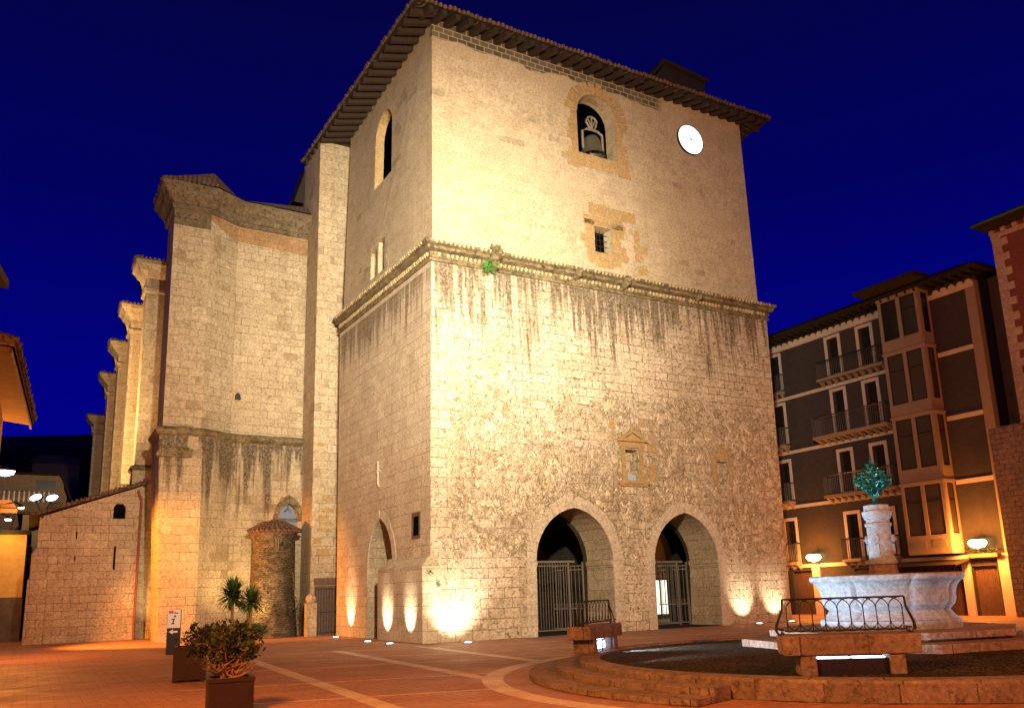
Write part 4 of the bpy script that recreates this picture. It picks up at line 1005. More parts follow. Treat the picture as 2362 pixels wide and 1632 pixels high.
shrub((-6.6, -2.2, .78), (.70, .6, .18), 800, .12, 'thin leafy twigs around the feet of the yuccas, backlit by yellow light', 23, 'leaf green', base=.58, clumps=16)
def yucca(x, y, zb, zt, rad, n, seed, label, stems=1):
    t = thing('yucca', (x, y, zb), label, 'yucca', 'yuccas in the far planter'); rnd = random.Random(seed)
    for k in range(stems):
        m2 = MB(); m2.tube([(x + (k - .5) * .08 * (stems - 1), y, zb), (x + (k - .5) * .03, y, (zb + zt) / 2), (x, y, zt)], [.04, .03, .028], 7); m2.build('trunk', 'bark', t)
    m2 = MB()
    for k in range(n):
        q = rnd.uniform(0, 2 * PI); ph = rnd.uniform(-.75, 1.45); d = V(math.cos(q) * math.cos(ph), math.sin(q) * math.cos(ph), math.sin(ph)); L = rad * rnd.uniform(.75, 1.1)
        s_ = d.cross(V(0, 0, 1)); s_.normalize(); w = .016 * rad / .35
        p0 = V(x, y, zt) + V(0, 0, rnd.uniform(-.06, .12)); p1 = p0 + d * L * .55; p2 = p0 + d * L - V(0, 0, L * .10)
        m2.face([p0 - s_ * w * .6, p0 + s_ * w * .6, p1 + s_ * w, p1 - s_ * w]); m2.face([p1 - s_ * w, p1 + s_ * w, p2])
    m2.build('leaf_crown', 'leaf bright' if False else 'leaf green', t)
yucca(-6.88, -2.2, .6, 1.74, .60, 360, 1, 'taller yucca with twin trunks and a full spiky crown', 2)
yucca(-6.42, -2.45, .6, 1.56, .52, 230, 2, 'smaller yucca with a single trunk, right of the taller one')
# light behind the planters, low on the paving
GL = []
def uplight(x, y, label, col=(1.0, .84, .58), pw=160, aim=(0, 1), size=78, tilt=.45):
    t = thing('ground_light', (x, y, 0), label, 'ground light', 'lights sunk in the paving')
    m2 = MB(); m2.lathe([(.19, 0), (.19, .035), (.13, .045)], x, y, 20, cap=False); m2.build('steel_ring', 'yoke metal', t)
    m2 = MB(); m2.lathe([(.135, .03), (.10, .055), (.02, .062)], x, y, 20); m2.build('lamp_glass', 'uplight glass', t)
    a = V(aim[0], aim[1], 0).normalized() * tilt
    spot('uplight_beam', (x, y, .12), (x + a.x, y + a.y, 1.12), pw * 3.6, col, size, .9, .05)
W1 = (1.0, .88, .66)
uplight(-.55, 8.2, 'ground light farthest left, at the foot of the tower pier beyond the arched side door', W1, 130, (1, .1), 62, .7)
uplight(-.95, 3.2, 'ground light just left of the paired beams on the corner pier', W1, 150, (1, 0), 60, .95)
uplight(-.95, 1.0, 'ground light below the right beam on the corner pier', W1, 150, (1, 0), 60, .95)
uplight(1.0, -1.1, 'ground light in front of the tower face, right of the corner', (1.0, .90, .72), 240, (.05, 1), 95, .95)
uplight(14.7, -.8, 'ground light left of the pair at the right end of the tower face', W1, 120, (0, 1), 70, 1.0)
uplight(16.6, -.8, 'ground light at the far right corner of the tower face', W1, 120, (0, 1), 70, 1.0)
uplight(-3.6, 10.6, 'hidden ground light behind the yuccas at the foot of the church wall', (1.0, .66, .25), 260, (0, 1), 100, .5)
uplight(-6.3, 16.4, 'ground light at the foot of the first buttress', (1.0, .70, .30), 120, (0, 1), 90, .6)
# ================================================================== GROUND
m2 = MB(); m2.face([(-1200, -600, 0), (1500, -600, 0), (1500, 1500, 0), (-1200, 1500, 0)])
tag(m2.build('ground', 'plaza paving'), kind='structure')
# ================================================================== POOL AND FOUNTAIN
PC = (2.3, -15.7)
PO = thing('pool_rim', (*PC, 0), 'large low round stone rim with curved steps around the fountain pool', 'pool')
m2 = MB(); m2.lathe([(5.5, 0), (5.5, .26), (5.47, .30), (5.12, .31), (5.1, .28), (5.1, .1)], *PC, 96, cap=False); m2.build('rim_wall', 'rim stone', PO)
m2 = MB()
a0, a1 = R(95), R(199)
def arcstep(m2, r0, r1, z, a0, a1, n=48):
    pts = [(PC[0] + r1 * math.cos(lerp(a0, a1, k / n)), PC[1] + r1 * math.sin(lerp(a0, a1, k / n))) for k in range(n + 1)]
    ins = [(PC[0] + r0 * math.cos(lerp(a1, a0, k / n)), PC[1] + r0 * math.sin(lerp(a1, a0, k / n))) for k in range(n + 1)]
    for k in range(n):
        A, B2, C2, D2 = pts[k], pts[k + 1], ins[n - k - 1], ins[n - k]
        m2.face([(*A, z), (*B2, z), (*C2, z), (*D2, z)]); m2.face([(*A, 0), (*B2, 0), (*B2, z), (*A, z)])
    for (A, B2) in ((pts[0], ins[-1]), (pts[-1], ins[0])): m2.face([(*A, 0), (*B2, 0), (*B2, z), (*A, z)])
arcstep(m2, 5.5, 5.98, .195, a0, a1); m2.build('step', 'rim stone', PO)
m2 = MB(); arcstep(m2, 5.98, 6.5, .095, a0, a1); m2.build('step', 'rim stone', PO)
FC = (2.85, -15.95)
FO = thing('fountain', (*FC, .22), 'pale stone fountain with wide flared basin, round pillar and green metal finial', 'fountain')
m2 = MB(); nn = 72; prev = None
for k in range(nn + 1):
    q = 2 * PI * k / nn; ro_ = [V(PC[0] + 5.11 * math.cos(q), PC[1] + 5.11 * math.sin(q), .27)]; inn = V(FC[0] + 2.3 * math.cos(q), FC[1] + 2.3 * math.sin(q), .44)
    ro_ += [ro_[0].lerp(inn, .5) + V(0, 0, .015), inn]
    if prev:
        for j in (0, 1): m2.face([prev[j], ro_[j], ro_[j + 1], prev[j + 1]])
    prev = ro_
tag(m2.build('pool_bed', 'pool gravel'), kind='structure')
def ngon(r, n, rot=0): return [(FC[0] + r * math.cos(2 * PI * (k + rot) / n), FC[1] + r * math.sin(2 * PI * (k + rot) / n)) for k in range(n)]
m2 = MB(); m2.prism(ngon(2.85, 8, .15), .2, .56); m2.build('lower_platform', 'rim stone', FO, bevel=.015)
m2 = MB(); m2.prism(ngon(2.2, 8, .15), .55, .60, ngon(2.2, 8, .15)); m2.prism(ngon(2.3, 8, .15), .60, .72); m2.build('upper_platform', 'rim stone', FO, bevel=.012)
def lobe(q, r, z):
    if z < .9: return 1.0
    t = (q * 8 / (2 * PI) + .25) % 1.0; return 1 - .030 * math.exp(-((t - .5) / .05) ** 2) + .012 * abs(math.sin(PI * (t - .5)))
m2 = MB(); m2.lathe([(r * .9, z) for r, z in [(1.42, .72), (1.42, .87), (1.36, .89), (1.25, .98), (1.20, 1.05), (1.23, 1.08), (1.30, 1.15), (1.335, 1.24), (1.34, 1.33), (1.355, 1.42), (1.40, 1.51), (1.47, 1.58), (1.54, 1.62), (1.555, 1.65), (1.555, 1.71), (1.50, 1.73), (1.40, 1.71), (1.30, 1.62), (1.28, 1.58)]], *FC, 160, lobe=lobe, cap=False)
m2.build('basin', 'fountain stone', FO, smooth=False)
m2 = MB(); m2.lathe([(1.17, 1.60), (.01, 1.60)], *FC, 48, cap=False); m2.build('basin_water', 'window dark', FO)
m2 = MB(); m2.lathe([(.30, 1.5), (.28, 1.75), (.25, 1.94)], *FC, 8, cap=False); m2.build('pillar_foot', 'rust red' if False else 'rim stone', FO)
m2 = MB(); m2.lathe([(r * .84, z) for r, z in [(.32, 1.93), (.33, 1.96), (.33, 2.0), (.29, 2.03), (.28, 2.1), (.265, 2.6), (.265, 2.66), (.29, 2.67), (.30, 2.70), (.30, 2.73), (.26, 2.75), (.26, 2.80), (.29, 2.82), (.33, 2.90), (.335, 2.92), (.335, 2.97), (.28, 2.98), (.28, 3.09), (.03, 3.10)]], *FC, 32, lobe=lambda q, r, z: 1 + .035 * max(0, math.cos(4 * q)) ** 6 if z < 2.65 else 1)
PL = m2.build('pillar', 'fountain stone', FO)
for k in range(4):
    q = R(200) + PI / 2 * k; cx, cy = FC[0] + .225 * math.cos(q), FC[1] + .225 * math.sin(q); m2 = MB()
    T = Matrix.Translation((cx, cy, 2.42)) @ Matrix.Rotation(q, 4, 'Z')
    m2.add([T @ V(dx, .065 * math.cos(2 * PI * j / 12), .08 * math.sin(2 * PI * j / 12)) for dx in (-.03, .05) for j in range(12)], [tuple(range(12, 24))] + [(j, (j + 1) % 12, 12 + (j + 1) % 12, 12 + j) for j in range(12)])
    m2.tube([T @ V(.04, 0, 0), T @ V(.09, 0, -.02)], [.022, .014], 7)
    m2.box(-.02, .035, -.05, .05, -.3, -.1, T)
    m2.build('spout_mask', 'fountain stone', PL)
m2 = MB(); z0 = 3.10; rnd = random.Random(31)
m2.lathe([(.13, z0), (.14, z0 + .02), (.05, z0 + .05), (.035, z0 + .16), (.06, z0 + .22), (.03, z0 + .3), (.025, z0 + .8), (.01, z0 + .95)], *FC, 12)
def fin_r(t): return .05 + .30 * math.exp(-((t - .50) / .20) ** 2)
for lev in range(8):
    t = .20 + lev * .09; nn = 8 if lev < 6 else 5; rr = fin_r(t)
    for k in range(nn):
        q = 2 * PI * (k + .5 * (lev % 2)) / nn + rnd.uniform(-.12, .12); zc = z0 + t * .95; pts = [V(FC[0], FC[1], zc - .06)]
        cr = .055 * rnd.uniform(.8, 1.2) * (.6 + rr)
        for j in range(15):
            a_ = -PI * .6 + j / 14 * PI * 2.7; r_ = cr * (1 - j / 20); rad = rr - cr + r_ * math.cos(a_); zz = zc + .02 + r_ * math.sin(a_)
            pts.append(V(FC[0] + rad * math.cos(q), FC[1] + rad * math.sin(q), zz))
        m2.tube(pts, [.016] + [.017 - .0007 * j for j in range(15)], 5)
        e = V(FC[0] + rr * math.cos(q), FC[1] + rr * math.sin(q), zc)
        for d_ in (-1, 1):
            tip = e + V(math.cos(q + d_ * .8) * .06, math.sin(q + d_ * .8) * .06, .05); m2.tube([e - V(math.cos(q), math.sin(q), 0) * .05, e, tip], [.008, .018, .004], 5)
m2.tube([(FC[0], FC[1], z0 + .9), (FC[0] + .01, FC[1], z0 + 1.02)], [.03, .004], 5)
m2.build('finial', 'verdigris', FO)
# floodlight boxes of stone with a railing on top, standing on the rim
def lightbox(c, rz, label, zb=.29):
    T = Matrix.Translation((*c, zb)) @ Matrix.Rotation(rz, 4, 'Z') @ Matrix.Diagonal((.9, .9, .92, 1)) @ Matrix.Translation((0, 0, -zb))       # local +y looks at the fountain
    t = thing('stone_light_box', (*c, zb), label, 'light housing', 'stone floodlight boxes on the pool rim')
    m2 = MB(); m2.box(-1.06, 1.06, -.30, .30, zb + .32, zb + .62, T); m2.build('slab', 'rim stone', t, bevel=.02, jit=.006)
    for x0, x1 in ((-.80, -.57), (.57, .80)):
        m2 = MB(); m2.box(x0, x1, -.27, .27, zb, zb + .318, T); m2.build('block', 'rim stone', t, bevel=.02, jit=.006)
    m2 = MB(); m2.box(-.565, .565, -.20, .0, zb, zb + .255, T); m2.build('lamp_housing', 'wrought iron', t)
    m2 = MB(); m2.box(-.50, -.02, .0, .03, zb + .06, zb + .24, T); m2.box(.02, .50, .0, .03, zb + .06, zb + .24, T); m2.build('lamp_glass', 'cool lamp glass', t)
    m2 = MB(); m2.box(-.52, -.03, -.16, .02, zb + .262, zb + .272, T); m2.box(.03, .52, -.16, .02, zb + .262, zb + .272, T); m2.build('lamp_glow_slot', 'cool lamp glass', t)
    m2 = MB()
    for k in range(9): m2.box(-.56, .56, .16, .175, zb + .02 + k * .033, zb + .032 + k * .033, T)
    for x in (-.56, 0, .55): m2.box(x, x + .015, .15, .18, zb, zb + .3, T)
    m2.build('grille', 'wrought iron', t)
    rg = thing('rail', (*c, zb + .62), None, None); 
    bpy.data.objects.remove(rg)
    m2 = MB(); zt = zb + .62; P_ = lambda x, y, z: T @ V(x, y, z)
    m2.tube([P_(-.97, .0, zt + .56), P_(.97, .0, zt + .56)], .014, 6); m2.tube([P_(-.97, 0, zt + .06), P_(.97, 0, zt + .06)], .012, 6)
    n = 9
    for k in range(n + 1):
        x = lerp(-.92, .92, k / n); m2.tube([P_(x, 0, zt + .06), P_(x, 0, zt + .44)], .009, 5)
    st = 1.84 / n
    for k in range(-1, n):
        x = -.92 + st * k
        for (zc, sg) in ((zt + .40, 1), (zt + .20, -1)):
            pts = []
            for j in range(11):
                q = PI * j / 10; xx = x + st - st * math.cos(q) * 1.0
                if abs(xx) > .97: continue
                pts.append(P_(xx, .012 * sg, zc + sg * .155 * math.sin(q)))
            if len(pts) > 2: m2.tube(pts, .008, 4)
    for s_ in (-1, 1):
        pts = [P_(s_ * (.97 + o), 0, zt + z) for o, z in ((0, .56), (.015, .40), (.07, .28), (.12, .16), (.13, .06), (.08, .0), (.02, .03), (.03, .09), (.07, .08))]
        m2.tube(pts, .016, 6); pts = [p + (T.to_3x3() @ V(0, .16, 0)) * (k / 8) for k, p in enumerate(pts)]; m2.tube(pts, .014, 6)
    m2.build('railing', 'wrought iron', t)
    return T
T1 = lightbox((-1.35, -18.35), R(-36), 'near stone light box with iron railing, on the front rim of the pool')
T2 = lightbox((-.95, -11.35), R(-147), 'far stone light box with glaring lamp, on the rim before the left gate')
def T_spot(T, pw, aimz=1.6):
    p = T @ V(0, .30, .50); spot('fountain_flood', p, (*FC, aimz), pw, (.70, .82, 1.0), 75, .8, .1)
T_spot(T1, 300, 1.5); T_spot(T2, 1200)
spot('fountain_flood', (7.6, -17.2, .5), (FC[0], FC[1], 1.6), 550, (.70, .82, 1.0), 60, .8, .1)
spot('fountain_flood', (-2.9, -14.2, .45), (FC[0], FC[1], 1.9), 900, (.74, .84, 1.0), 50, .8, .1)
spot('rim_glow', (-.25, -11.55, .55), (3.0, -11.0, .2), 30, (.6, .7, 1.0), 90, .9, .05)

# ================================================================== APARTMENT HOUSE ON THE RIGHT
AP = thing('apartment_house', (24, 0, 0), 'tall dark rendered apartment house with balconies and a glazed corner bay', 'apartment house')
FX = 24.0; YA, YB = 12.0, -6.5; ZTOP = 15.0
wins = []
for z0, z1 in ((2.75, 4.95), (6.1, 8.15), (9.2, 11.35), (12.25, 14.2)):
    for yc in (1.40, -.58, 5.45, 8.4): wins.append((yc - .34, yc + .34, z0, z1))
doors = [(4.35, 5.6, -.1, 2.25), (-1.6, .6, -.1, 2.1), (-4.0, -2.2, -.1, 2.2), (-5.6, -4.5, -.1, 2.1)]
m2 = MB(); holes = [SD(rect(a, b2, c, d), FX) for a, b2, c, d in wins + doors]
m2.panel(SD(rect(YB, YA, -.3, ZTOP), FX), holes, [(.28, 0, 0)] * len(holes))
m2.face([(FX, YB, -.3), (FX + 9, YB, -.3), (FX + 9, YB, ZTOP), (FX, YB, ZTOP)])
m2.face([(FX + 9, YB, -.3), (FX + 9, YA, -.3), (FX + 9, YA, ZTOP), (FX + 9, YB, ZTOP)])
m2.build('facade_wall', 'facade render', AP)
for i, (a, b2, c, d) in enumerate(wins):
    f = MB(); e = .17
    f.extrude(SD(rect(a - e, b2 + e, c - .02, d + e), FX - .03), (.05, 0, 0), holes=[SD(rect(a, b2, c, d), FX - .03)])
    fo = f.build('window', 'trim paint', AP)
    f = MB(); ym = (a + b2) / 2; X = FX + .22
    for (p, q, r, s_) in ((a, a + .06, c, d), (b2 - .06, b2, c, d), (ym - .035, ym + .035, c, d)): f.box(X, X + .05, p, q, r, s_)
    for z in (c, d - .07, c + (d - c) * .72): f.box(X + .002, X + .048, a + .06, b2 - .06, z, z + .06)
    f.build('casement', 'dark timber', fo)
    f = MB(); f.face(SD(rect(a, b2, c, d), FX + .26)); f.build('pane', 'window dark', fo)
for (a, b2, c, d) in doors:
    f = MB(); f.box(FX + .2, FX + .26, a, b2, c, d)
    n = int((b2 - a) / .09)
    for k in range(n): f.box(FX + .17, FX + .2, a + k * .09, a + k * .09 + .035, c, d)
    f.build('door', 'old plank', AP)
# pilaster, bands, cornice
f = MB(); f.box(FX - .08, FX + .3, YB - .02, YB + .42, 2.6, ZTOP - .3); f.build('corner_pilaster', 'bay paint', AP)
f = MB()
for z in (5.72, 8.62, 11.62): f.box(FX - .05, FX + .02, -6.08, -4.35, z, z + .2)
for z in (5.68, 8.65, 11.66): f.box(FX - .05, FX + .02, -2.0, YA, z - .08, z + .09)
f.box(FX - .08, FX + .02, YB, YA, 2.42, 2.6)
f.build('floor_band', 'trim paint', AP)
f = MB(); f.box(FX - .10, FX + .02, -6.5, YA, 14.42, 14.62)
for k in range(46):
    y = -6.3 + k * .4
    if -4.6 < y < -1.9: continue
    f.extrude([V(FX - .12, y + .17 * math.cos(PI * j / 6), 14.62 + .17 * math.sin(PI * j / 6)) for j in range(7)], (.12, 0, 0))
f.build('scalloped_frieze', 'trim paint', AP)
f = MB(); f.box(FX - .95, FX + 9.5, YB - .7, YA + .5, 15.0, 15.14); f.add([(FX - 1.0, YB - .75, 15.14), (FX + 9.6, YB - .75, 15.14), (FX + 9.6, YA, 15.14), (FX - 1, YA, 15.14), (FX + 4, YB + 3, 17.2), (FX + 4.2, YB + 3, 17.2), (FX + 4.2, YA, 17.2), (FX + 4, YA, 17.2)], [(0, 1, 5, 4), (1, 2, 6, 5), (2, 3, 7, 6), (3, 0, 4, 7), (4, 5, 6, 7)])
f.box(FX - 1.9, FX + .1, -4.9, -1.6, 15.22, 15.42)
for k in range(40):
    y = YB - .4 + k * .45
    f.box(FX - .9, FX, y, y + .09, 14.84, 14.99)
f.build('roof', 'dark timber', AP)
# balconies
def balcony(y0, y1, z, depth=.75, hgt=1.0):
    f = MB(); f.box(FX - depth, FX, y0, y1, z - .14, z); B = f.build('balcony', 'bay paint', AP)
    n = max(2, int((y1 - y0) / .42))
    for k in range(n + 1):
        f = MB(); y = lerp(y0 + .06, y1 - .16, k / n); f.add([(FX - .02, y, z - .142), (FX - depth + .08, y, z - .142), (FX - .02, y, z - .42), (FX - .02, y + .1, z - .142), (FX - depth + .08, y + .1, z - .142), (FX - .02, y + .1, z - .42)], [(0, 1, 2), (5, 4, 3), (1, 4, 5, 2), (0, 3, 4, 1)])
        f.build('bracket', 'bay paint', B)
    f = MB(); X = FX - depth + .04; n = int((y1 - y0) / .11)
    for k in range(n + 1):
        y = lerp(y0 + .04, y1 - .04, k / n); f.tube([(X, y, z), (X, y, z + hgt)], .015, 4)
    f.tube([(FX, y0 + .04, z + hgt), (X, y0 + .04, z + hgt), (X, y1 - .04, z + hgt), (FX, y1 - .04, z + hgt)], .032, 4)
    f.tube([(FX, y0 + .04, z + .08), (X, y0 + .04, z + .08), (X, y1 - .04, z + .08), (FX, y1 - .04, z + .08)], .014, 4)
    for yy in (y0 + .04, y1 - .04):
        for k in range(1, 6): f.tube([(lerp(FX, X, k / 6), yy, z), (lerp(FX, X, k / 6), yy, z + hgt)], .010, 4)
    for k in range(max(1, int((y1 - y0) / .8))):
        yc = y0 + .4 + k * .8; f.tube([(X - .01, yc + .14 * math.cos(2 * PI * j / 10), z + .5 + .2 * math.sin(2 * PI * j / 10)) for j in range(11)], .009, 4, cap=False)
    f.build('railing', 'wrought iron', B)
balcony(-1.75, 2.7, 9.05); balcony(-1.7, 2.3, 12.1, .45, .9); balcony(-1.75, 2.5, 5.98, .6)
for z, dp in ((9.05, .5), (5.98, .5), (2.72, .4), (12.1, .3)): balcony(4.9, 6.0, z, dp)
balcony(.85, 1.95, 2.72, .45); balcony(-1.15, -.02, 2.72, .45)
# glazed bay
BX = 23.2; b0, b1 = -4.25, -2.1
BYo = MB(); BYo.box(BX + .02, FX, b0 + .02, b1 - .02, 2.72, 14.98); BY = BYo.build('bay_window', 'bay paint', AP)
def bayframe(z0, z1, w0, w1, mat):
    f = MB(); ft = .03
    hs = [(b0 + .17, b0 + .95), (b0 + 1.15, b1 - .17)]
    f.extrude(SD(rect(b0, b1, z0, z1), BX - ft), (ft + .015, 0, 0), holes=[SD(rect(a, b2, w0, w1), BX - ft) for a, b2 in hs])
    f.extrude(FR(rect(BX + .02, FX - .02, z0, z1), b0 - ft), (0, ft + .015, 0), holes=[FR(rect(BX + .18, FX - .16, w0, w1), b0 - ft)])
    f.box(BX - .07, FX, b0 - .07, b1 + .05, z1 - .12, z1 - .02)
    if w0 - z0 > .5:
        pass
    fr = f.build('bay_frame', mat, BY)
    for a, b2 in hs:
        g = MB(); g.face(SD(rect(a, b2, w0, w1), BX + .008)); g.build('pane', 'curtain' if z0 < 9.5 else 'window dark', BY)
        g = MB(); g.box(BX - .012, BX + .004, a, a + .05, w0, w1); g.box(BX - .012, BX + .004, b2 - .05, b2, w0, w1)
        for z in (w0, w0 + (w1 - w0) * .66, w1 - .06): g.box(BX - .012, BX + .004, a + .05, b2 - .05, z, z + .055)
        g.build('sash', 'dark timber', BY)
    g = MB(); g.face(FR(rect(BX + .18, FX - .16, w0, w1), b0 + .008)); g.build('pane', 'curtain' if z0 < 9.5 else 'window dark', BY)
    g = MB(); g.box(BX + .18, BX + .23, b0 - .012, b0 + .004, w0, w1); g.box(FX - .21, FX - .16, b0 - .012, b0 + .004, w0, w1)
    for z in (w0, w0 + (w1 - w0) * .66, w1 - .06): g.box(BX + .23, FX - .21, b0 - .012, b0 + .004, z, z + .055)
    g.build('sash', 'dark timber', BY)
for z0, z1, w0, w1 in ((2.7, 6.0, 3.55, 5.8), (6.02, 9.15, 6.6, 8.95), (9.17, 12.3, 9.7, 12.1), (12.32, 15.0, 12.85, 14.8)): bayframe(z0, z1, w0, w1, 'bay paint')
f = MB()
for (a, b2) in ((b0 + .22, b0 + .9), (b0 + 1.2, b1 - .2)):
    n = 20; f.extrude([V(BX - .045, lerp(a, b2, .5) + (b2 - a) / 2 * max(-1, min(1, 1.25 * math.cos(2 * PI * k / n))), 3.15 + .17 * max(-1, min(1, 1.3 * math.sin(2 * PI * k / n)))) for k in range(n)], (.02, 0, 0))
f.extrude([V(lerp(BX + .2, FX - .16, .5) + .22 * max(-1, min(1, 1.25 * math.cos(2 * PI * k / 20))), b0 - .045, 3.15 + .17 * max(-1, min(1, 1.3 * math.sin(2 * PI * k / 20)))) for k in range(20)], (0, .02, 0))
f.build('oval_panels', 'yoke metal', BY)
# dark shop canopy under the bay
f = MB(); f.add([(FX, -4.6, 2.4), (FX, .6, 2.4), (FX - 1.3, .6, 2.15), (FX - 1.3, -4.6, 2.15), (FX, -4.6, 2.46), (FX, .6, 2.46), (FX - 1.3, .6, 2.21), (FX - 1.3, -4.6, 2.21)], [(0, 1, 2, 3), (7, 6, 5, 4), (0, 4, 5, 1), (1, 5, 6, 2), (2, 6, 7, 3), (3, 7, 4, 0)])
for k in range(7): f.tube([(FX, -4.5 + k * .85, 2.38), (FX - 1.28, -4.5 + k * .85, 2.12)], .03, 4)
f.build('canopy', 'dark timber', AP)
for ya, yb_ in ((-4.45, -4.1), (-6.2, -5.75), (3.7, 4.2)):
    f = MB(); f.box(FX - .12, FX + .02, ya, yb_, 0, 2.4); f.build('door_pilaster', 'trim paint', AP)
# wall lanterns
def lantern(y, z, label, pw):
    t = thing('wall_lantern', (FX - .3, y, z), label, 'wall lamp', 'lit lamps on the apartment house')
    m2 = MB(); m2.tube([(FX, y, z - .25), (FX - .35, y, z - .3), (FX - .45, y, z - .1)], .025, 6); m2.box(FX - .04, FX, y - .08, y + .08, z - .4, z - .1); m2.build('bracket', 'wrought iron', t)
    m2 = MB(); m2.lathe([(.03, z - .16), (.28, z - .08), (.38, z + .06), (.33, z + .18), (.08, z + .24)], FX - .5, y, 18); m2.build('lamp_glass', 'sodium glass', t, smooth=True)
    m2 = MB(); m2.lathe([(.34, z + .22), (.12, z + .30), (.01, z + .32)], FX - .45, y, 18); m2.build('lamp_cap', 'wrought iron', t)
    point('lantern_light', (FX - 1.1, y, z + .05), pw * 3.6, (1.0, .29, .04), .2)
    m2 = MB(); m2.tube([(FX - .6, y - .5, z - .3), (FX - .6, y + .5, z - .3)], .02, 5)
lantern(3.67, 2.85, 'round glowing wall lamp beside the left garage door of the apartment house', 190)
lantern(-5.2, 3.0, 'bright double-size wall lamp right of the glazed bay', 330)
fb = thing('flower_box', (FX - .3, -5.2, 2.55), 'narrow flower box of dark leaves beneath the right wall lamp', 'flower box')
m2 = MB(); m2.box(FX - .35, FX - .1, -5.9, -4.6, 2.46, 2.62); m2.build('box_body', 'bare wood', fb)
m2 = MB(); rnd = random.Random(4)
for k in range(7): leafball(m2, (FX - .25, -5.8 + k * .2, 2.75 + rnd.uniform(-.05, .12)), .12, .12, .12, 30, .11, rnd)
m2.build('leaves', 'leaf dark', fb)

# brick house at the right edge
BH = thing('brick_house', (23, -12, 0), 'red brick house with pale toothed quoins and green-edged roof at the right edge', 'brick house')
m2 = MB(); m2.face([(23, -8.15, 7.7), (23, -20, 7.7), (23, -20, 16.2), (23, -8.15, 16.2)]); m2.face([(23, -8.15, 7.7), (23, -8.15, 16.2), (32, -8.15, 16.2), (32, -8.15, 7.7)][::-1]); m2.build('brick_wall', 'red brick', BH)
m2 = MB(); m2.face([(22.94, -6.75, 0), (22.94, -20, 0), (22.94, -20, 7.75), (22.94, -6.75, 7.75)][::-1]); m2.face([(22.94, -6.75, 0), (22.94, -6.75, 7.75), (30, -6.75, 7.75), (30, -6.75, 0)]); m2.face([(22.94, -6.75, 7.75), (30, -6.75, 7.75), (30, -20, 7.75), (22.94, -20, 7.75)]); m2.build('stone_base', 'street stone', BH)
m2 = MB(); k = 0; z = 7.76
while z < 15.9:
    h = .33; w = .62 if k % 2 else .36; m2.box(22.96, 23.3, -8.15 - w, -8.12, z, min(z + h - .01, 16.0)); z += h; k += 1
m2.box(22.93, 23.3, -20, -8.1, 15.75, 15.95)
for q in range(20): m2.box(22.85, 23.0, -8.3 - q * .5, -8.1 - q * .5, 15.95, 16.12)
m2.build('quoins', 'quoin stone', BH)
m2 = MB(); m2.box(22.4, 33, -20.5, -7.75, 16.3, 16.48); m2.box(22.6, 23.2, -20, -7.9, 16.16, 16.3); m2.build('roof_board', 'dark timber', BH)
m2 = MB(); m2.tube([(22.36, -20, 16.42), (22.36, -7.75, 16.42)], .08, 8); m2.tube([(22.36, -7.7, 16.42), (33, -7.7, 16.42)], .08, 8); m2.build('gutter', 'verdigris dark', BH)
m2 = MB(); m2.box(25.0, 30, -8.1, -6.55, 0, 14.9); o = tag(m2.build('party_wall', 'dark render'), 'dark narrow wall filling the gap between apartment house and brick house', 'wall')

# ================================================================== LEFT SIDE STREET
def house_box(name, label, x0, x1, y0, y1, h, mat, cat='house'):
    t = thing(name, ((x0 + x1) / 2, y0, 0), label, cat); m2 = MB(); m2.box(x0, x1, y0, y1, -.2, h); m2.build('wall', mat, t); return t
LH = house_box('eaves_house', 'pale house at the left edge with deep boarded eaves', -22, -12.96, -4.9, 2.2, 7.2, 'ochre plaster')
m2 = MB(); m2.add([(-12.15, 2.3, 7.15), (-12.54, -7, 7.05), (-13.4, -7, 7.15), (-13.0, 2.3, 7.25), (-12.15, 2.3, 7.27), (-12.54, -7, 7.17), (-17, -7, 9.0), (-17, 2.3, 9.0)], [(0, 4, 5, 1), (4, 7, 6, 5), (0, 3, 7, 4), (1, 5, 6, 2)])
tile_row(m2, (-12.13, 2.3, 7.31), (-12.52, -7, 7.21), (1, 0, 0), .08, .2, .5, .15, .015, 9)
m2.build('roof', 'roof tile', LH)
m2 = MB(); m2.add([(-12.19, 2.27, 7.12), (-12.58, -7, 7.02), (-13.4, -7, 7.12), (-13.0, 2.27, 7.22), (-12.19, 2.27, 7.0), (-12.58, -7, 6.9), (-12.24, 2.2, 7.0), (-12.63, -7, 6.9)], [(0, 1, 2, 3), (0, 4, 5, 1), (6, 7, 1, 0), (4, 6, 7, 5)]); m2.build('soffit', 'ochre plaster', LH)
L2H = house_box('corner_house', 'sliver of a nearer house roof touching the left edge high up', -22, -13.3, -17, -11.2, 7.2, 'ochre plaster')
m2 = MB(); m2.add([(-12.58, -10.9, 7.0), (-13.5, -17, 7.0), (-14.5, -17, 7.15), (-14, -10.9, 7.15), (-12.58, -10.9, 7.16), (-13.5, -17, 7.16), (-17, -17, 9.0), (-17, -10.9, 9.0)], [(0, 1, 2, 3), (0, 4, 5, 1), (4, 7, 6, 5), (0, 3, 7, 4)])
m2.build('roof', 'rafter timber', L2H)
YH = house_box('yellow_house', 'yellow rendered wall glowing in the side street at the left edge', -16, -12.2, 24, 33, 5.4, 'yellow render')
m2 = MB(); m2.box(-16.3, -12.0, 23.6, 33, 5.4, 5.6); m2.build('roof', 'dark timber', YH)
m2 = MB(); m2.box(-16, -12.15, 23.88, 24.02, -.1, 2.2); m2.build('dark_plinth', 'dark render', YH)
DH = house_box('dark_house', 'unlit brown house between the yellow wall and the annex', -12.6, -10.9, 34, 43, 7.4, 'dark render')
m2 = MB(); m2.box(-12.9, -10.7, 33.6, 43, 7.4, 7.55); m2.build('roof', 'dark timber', DH)
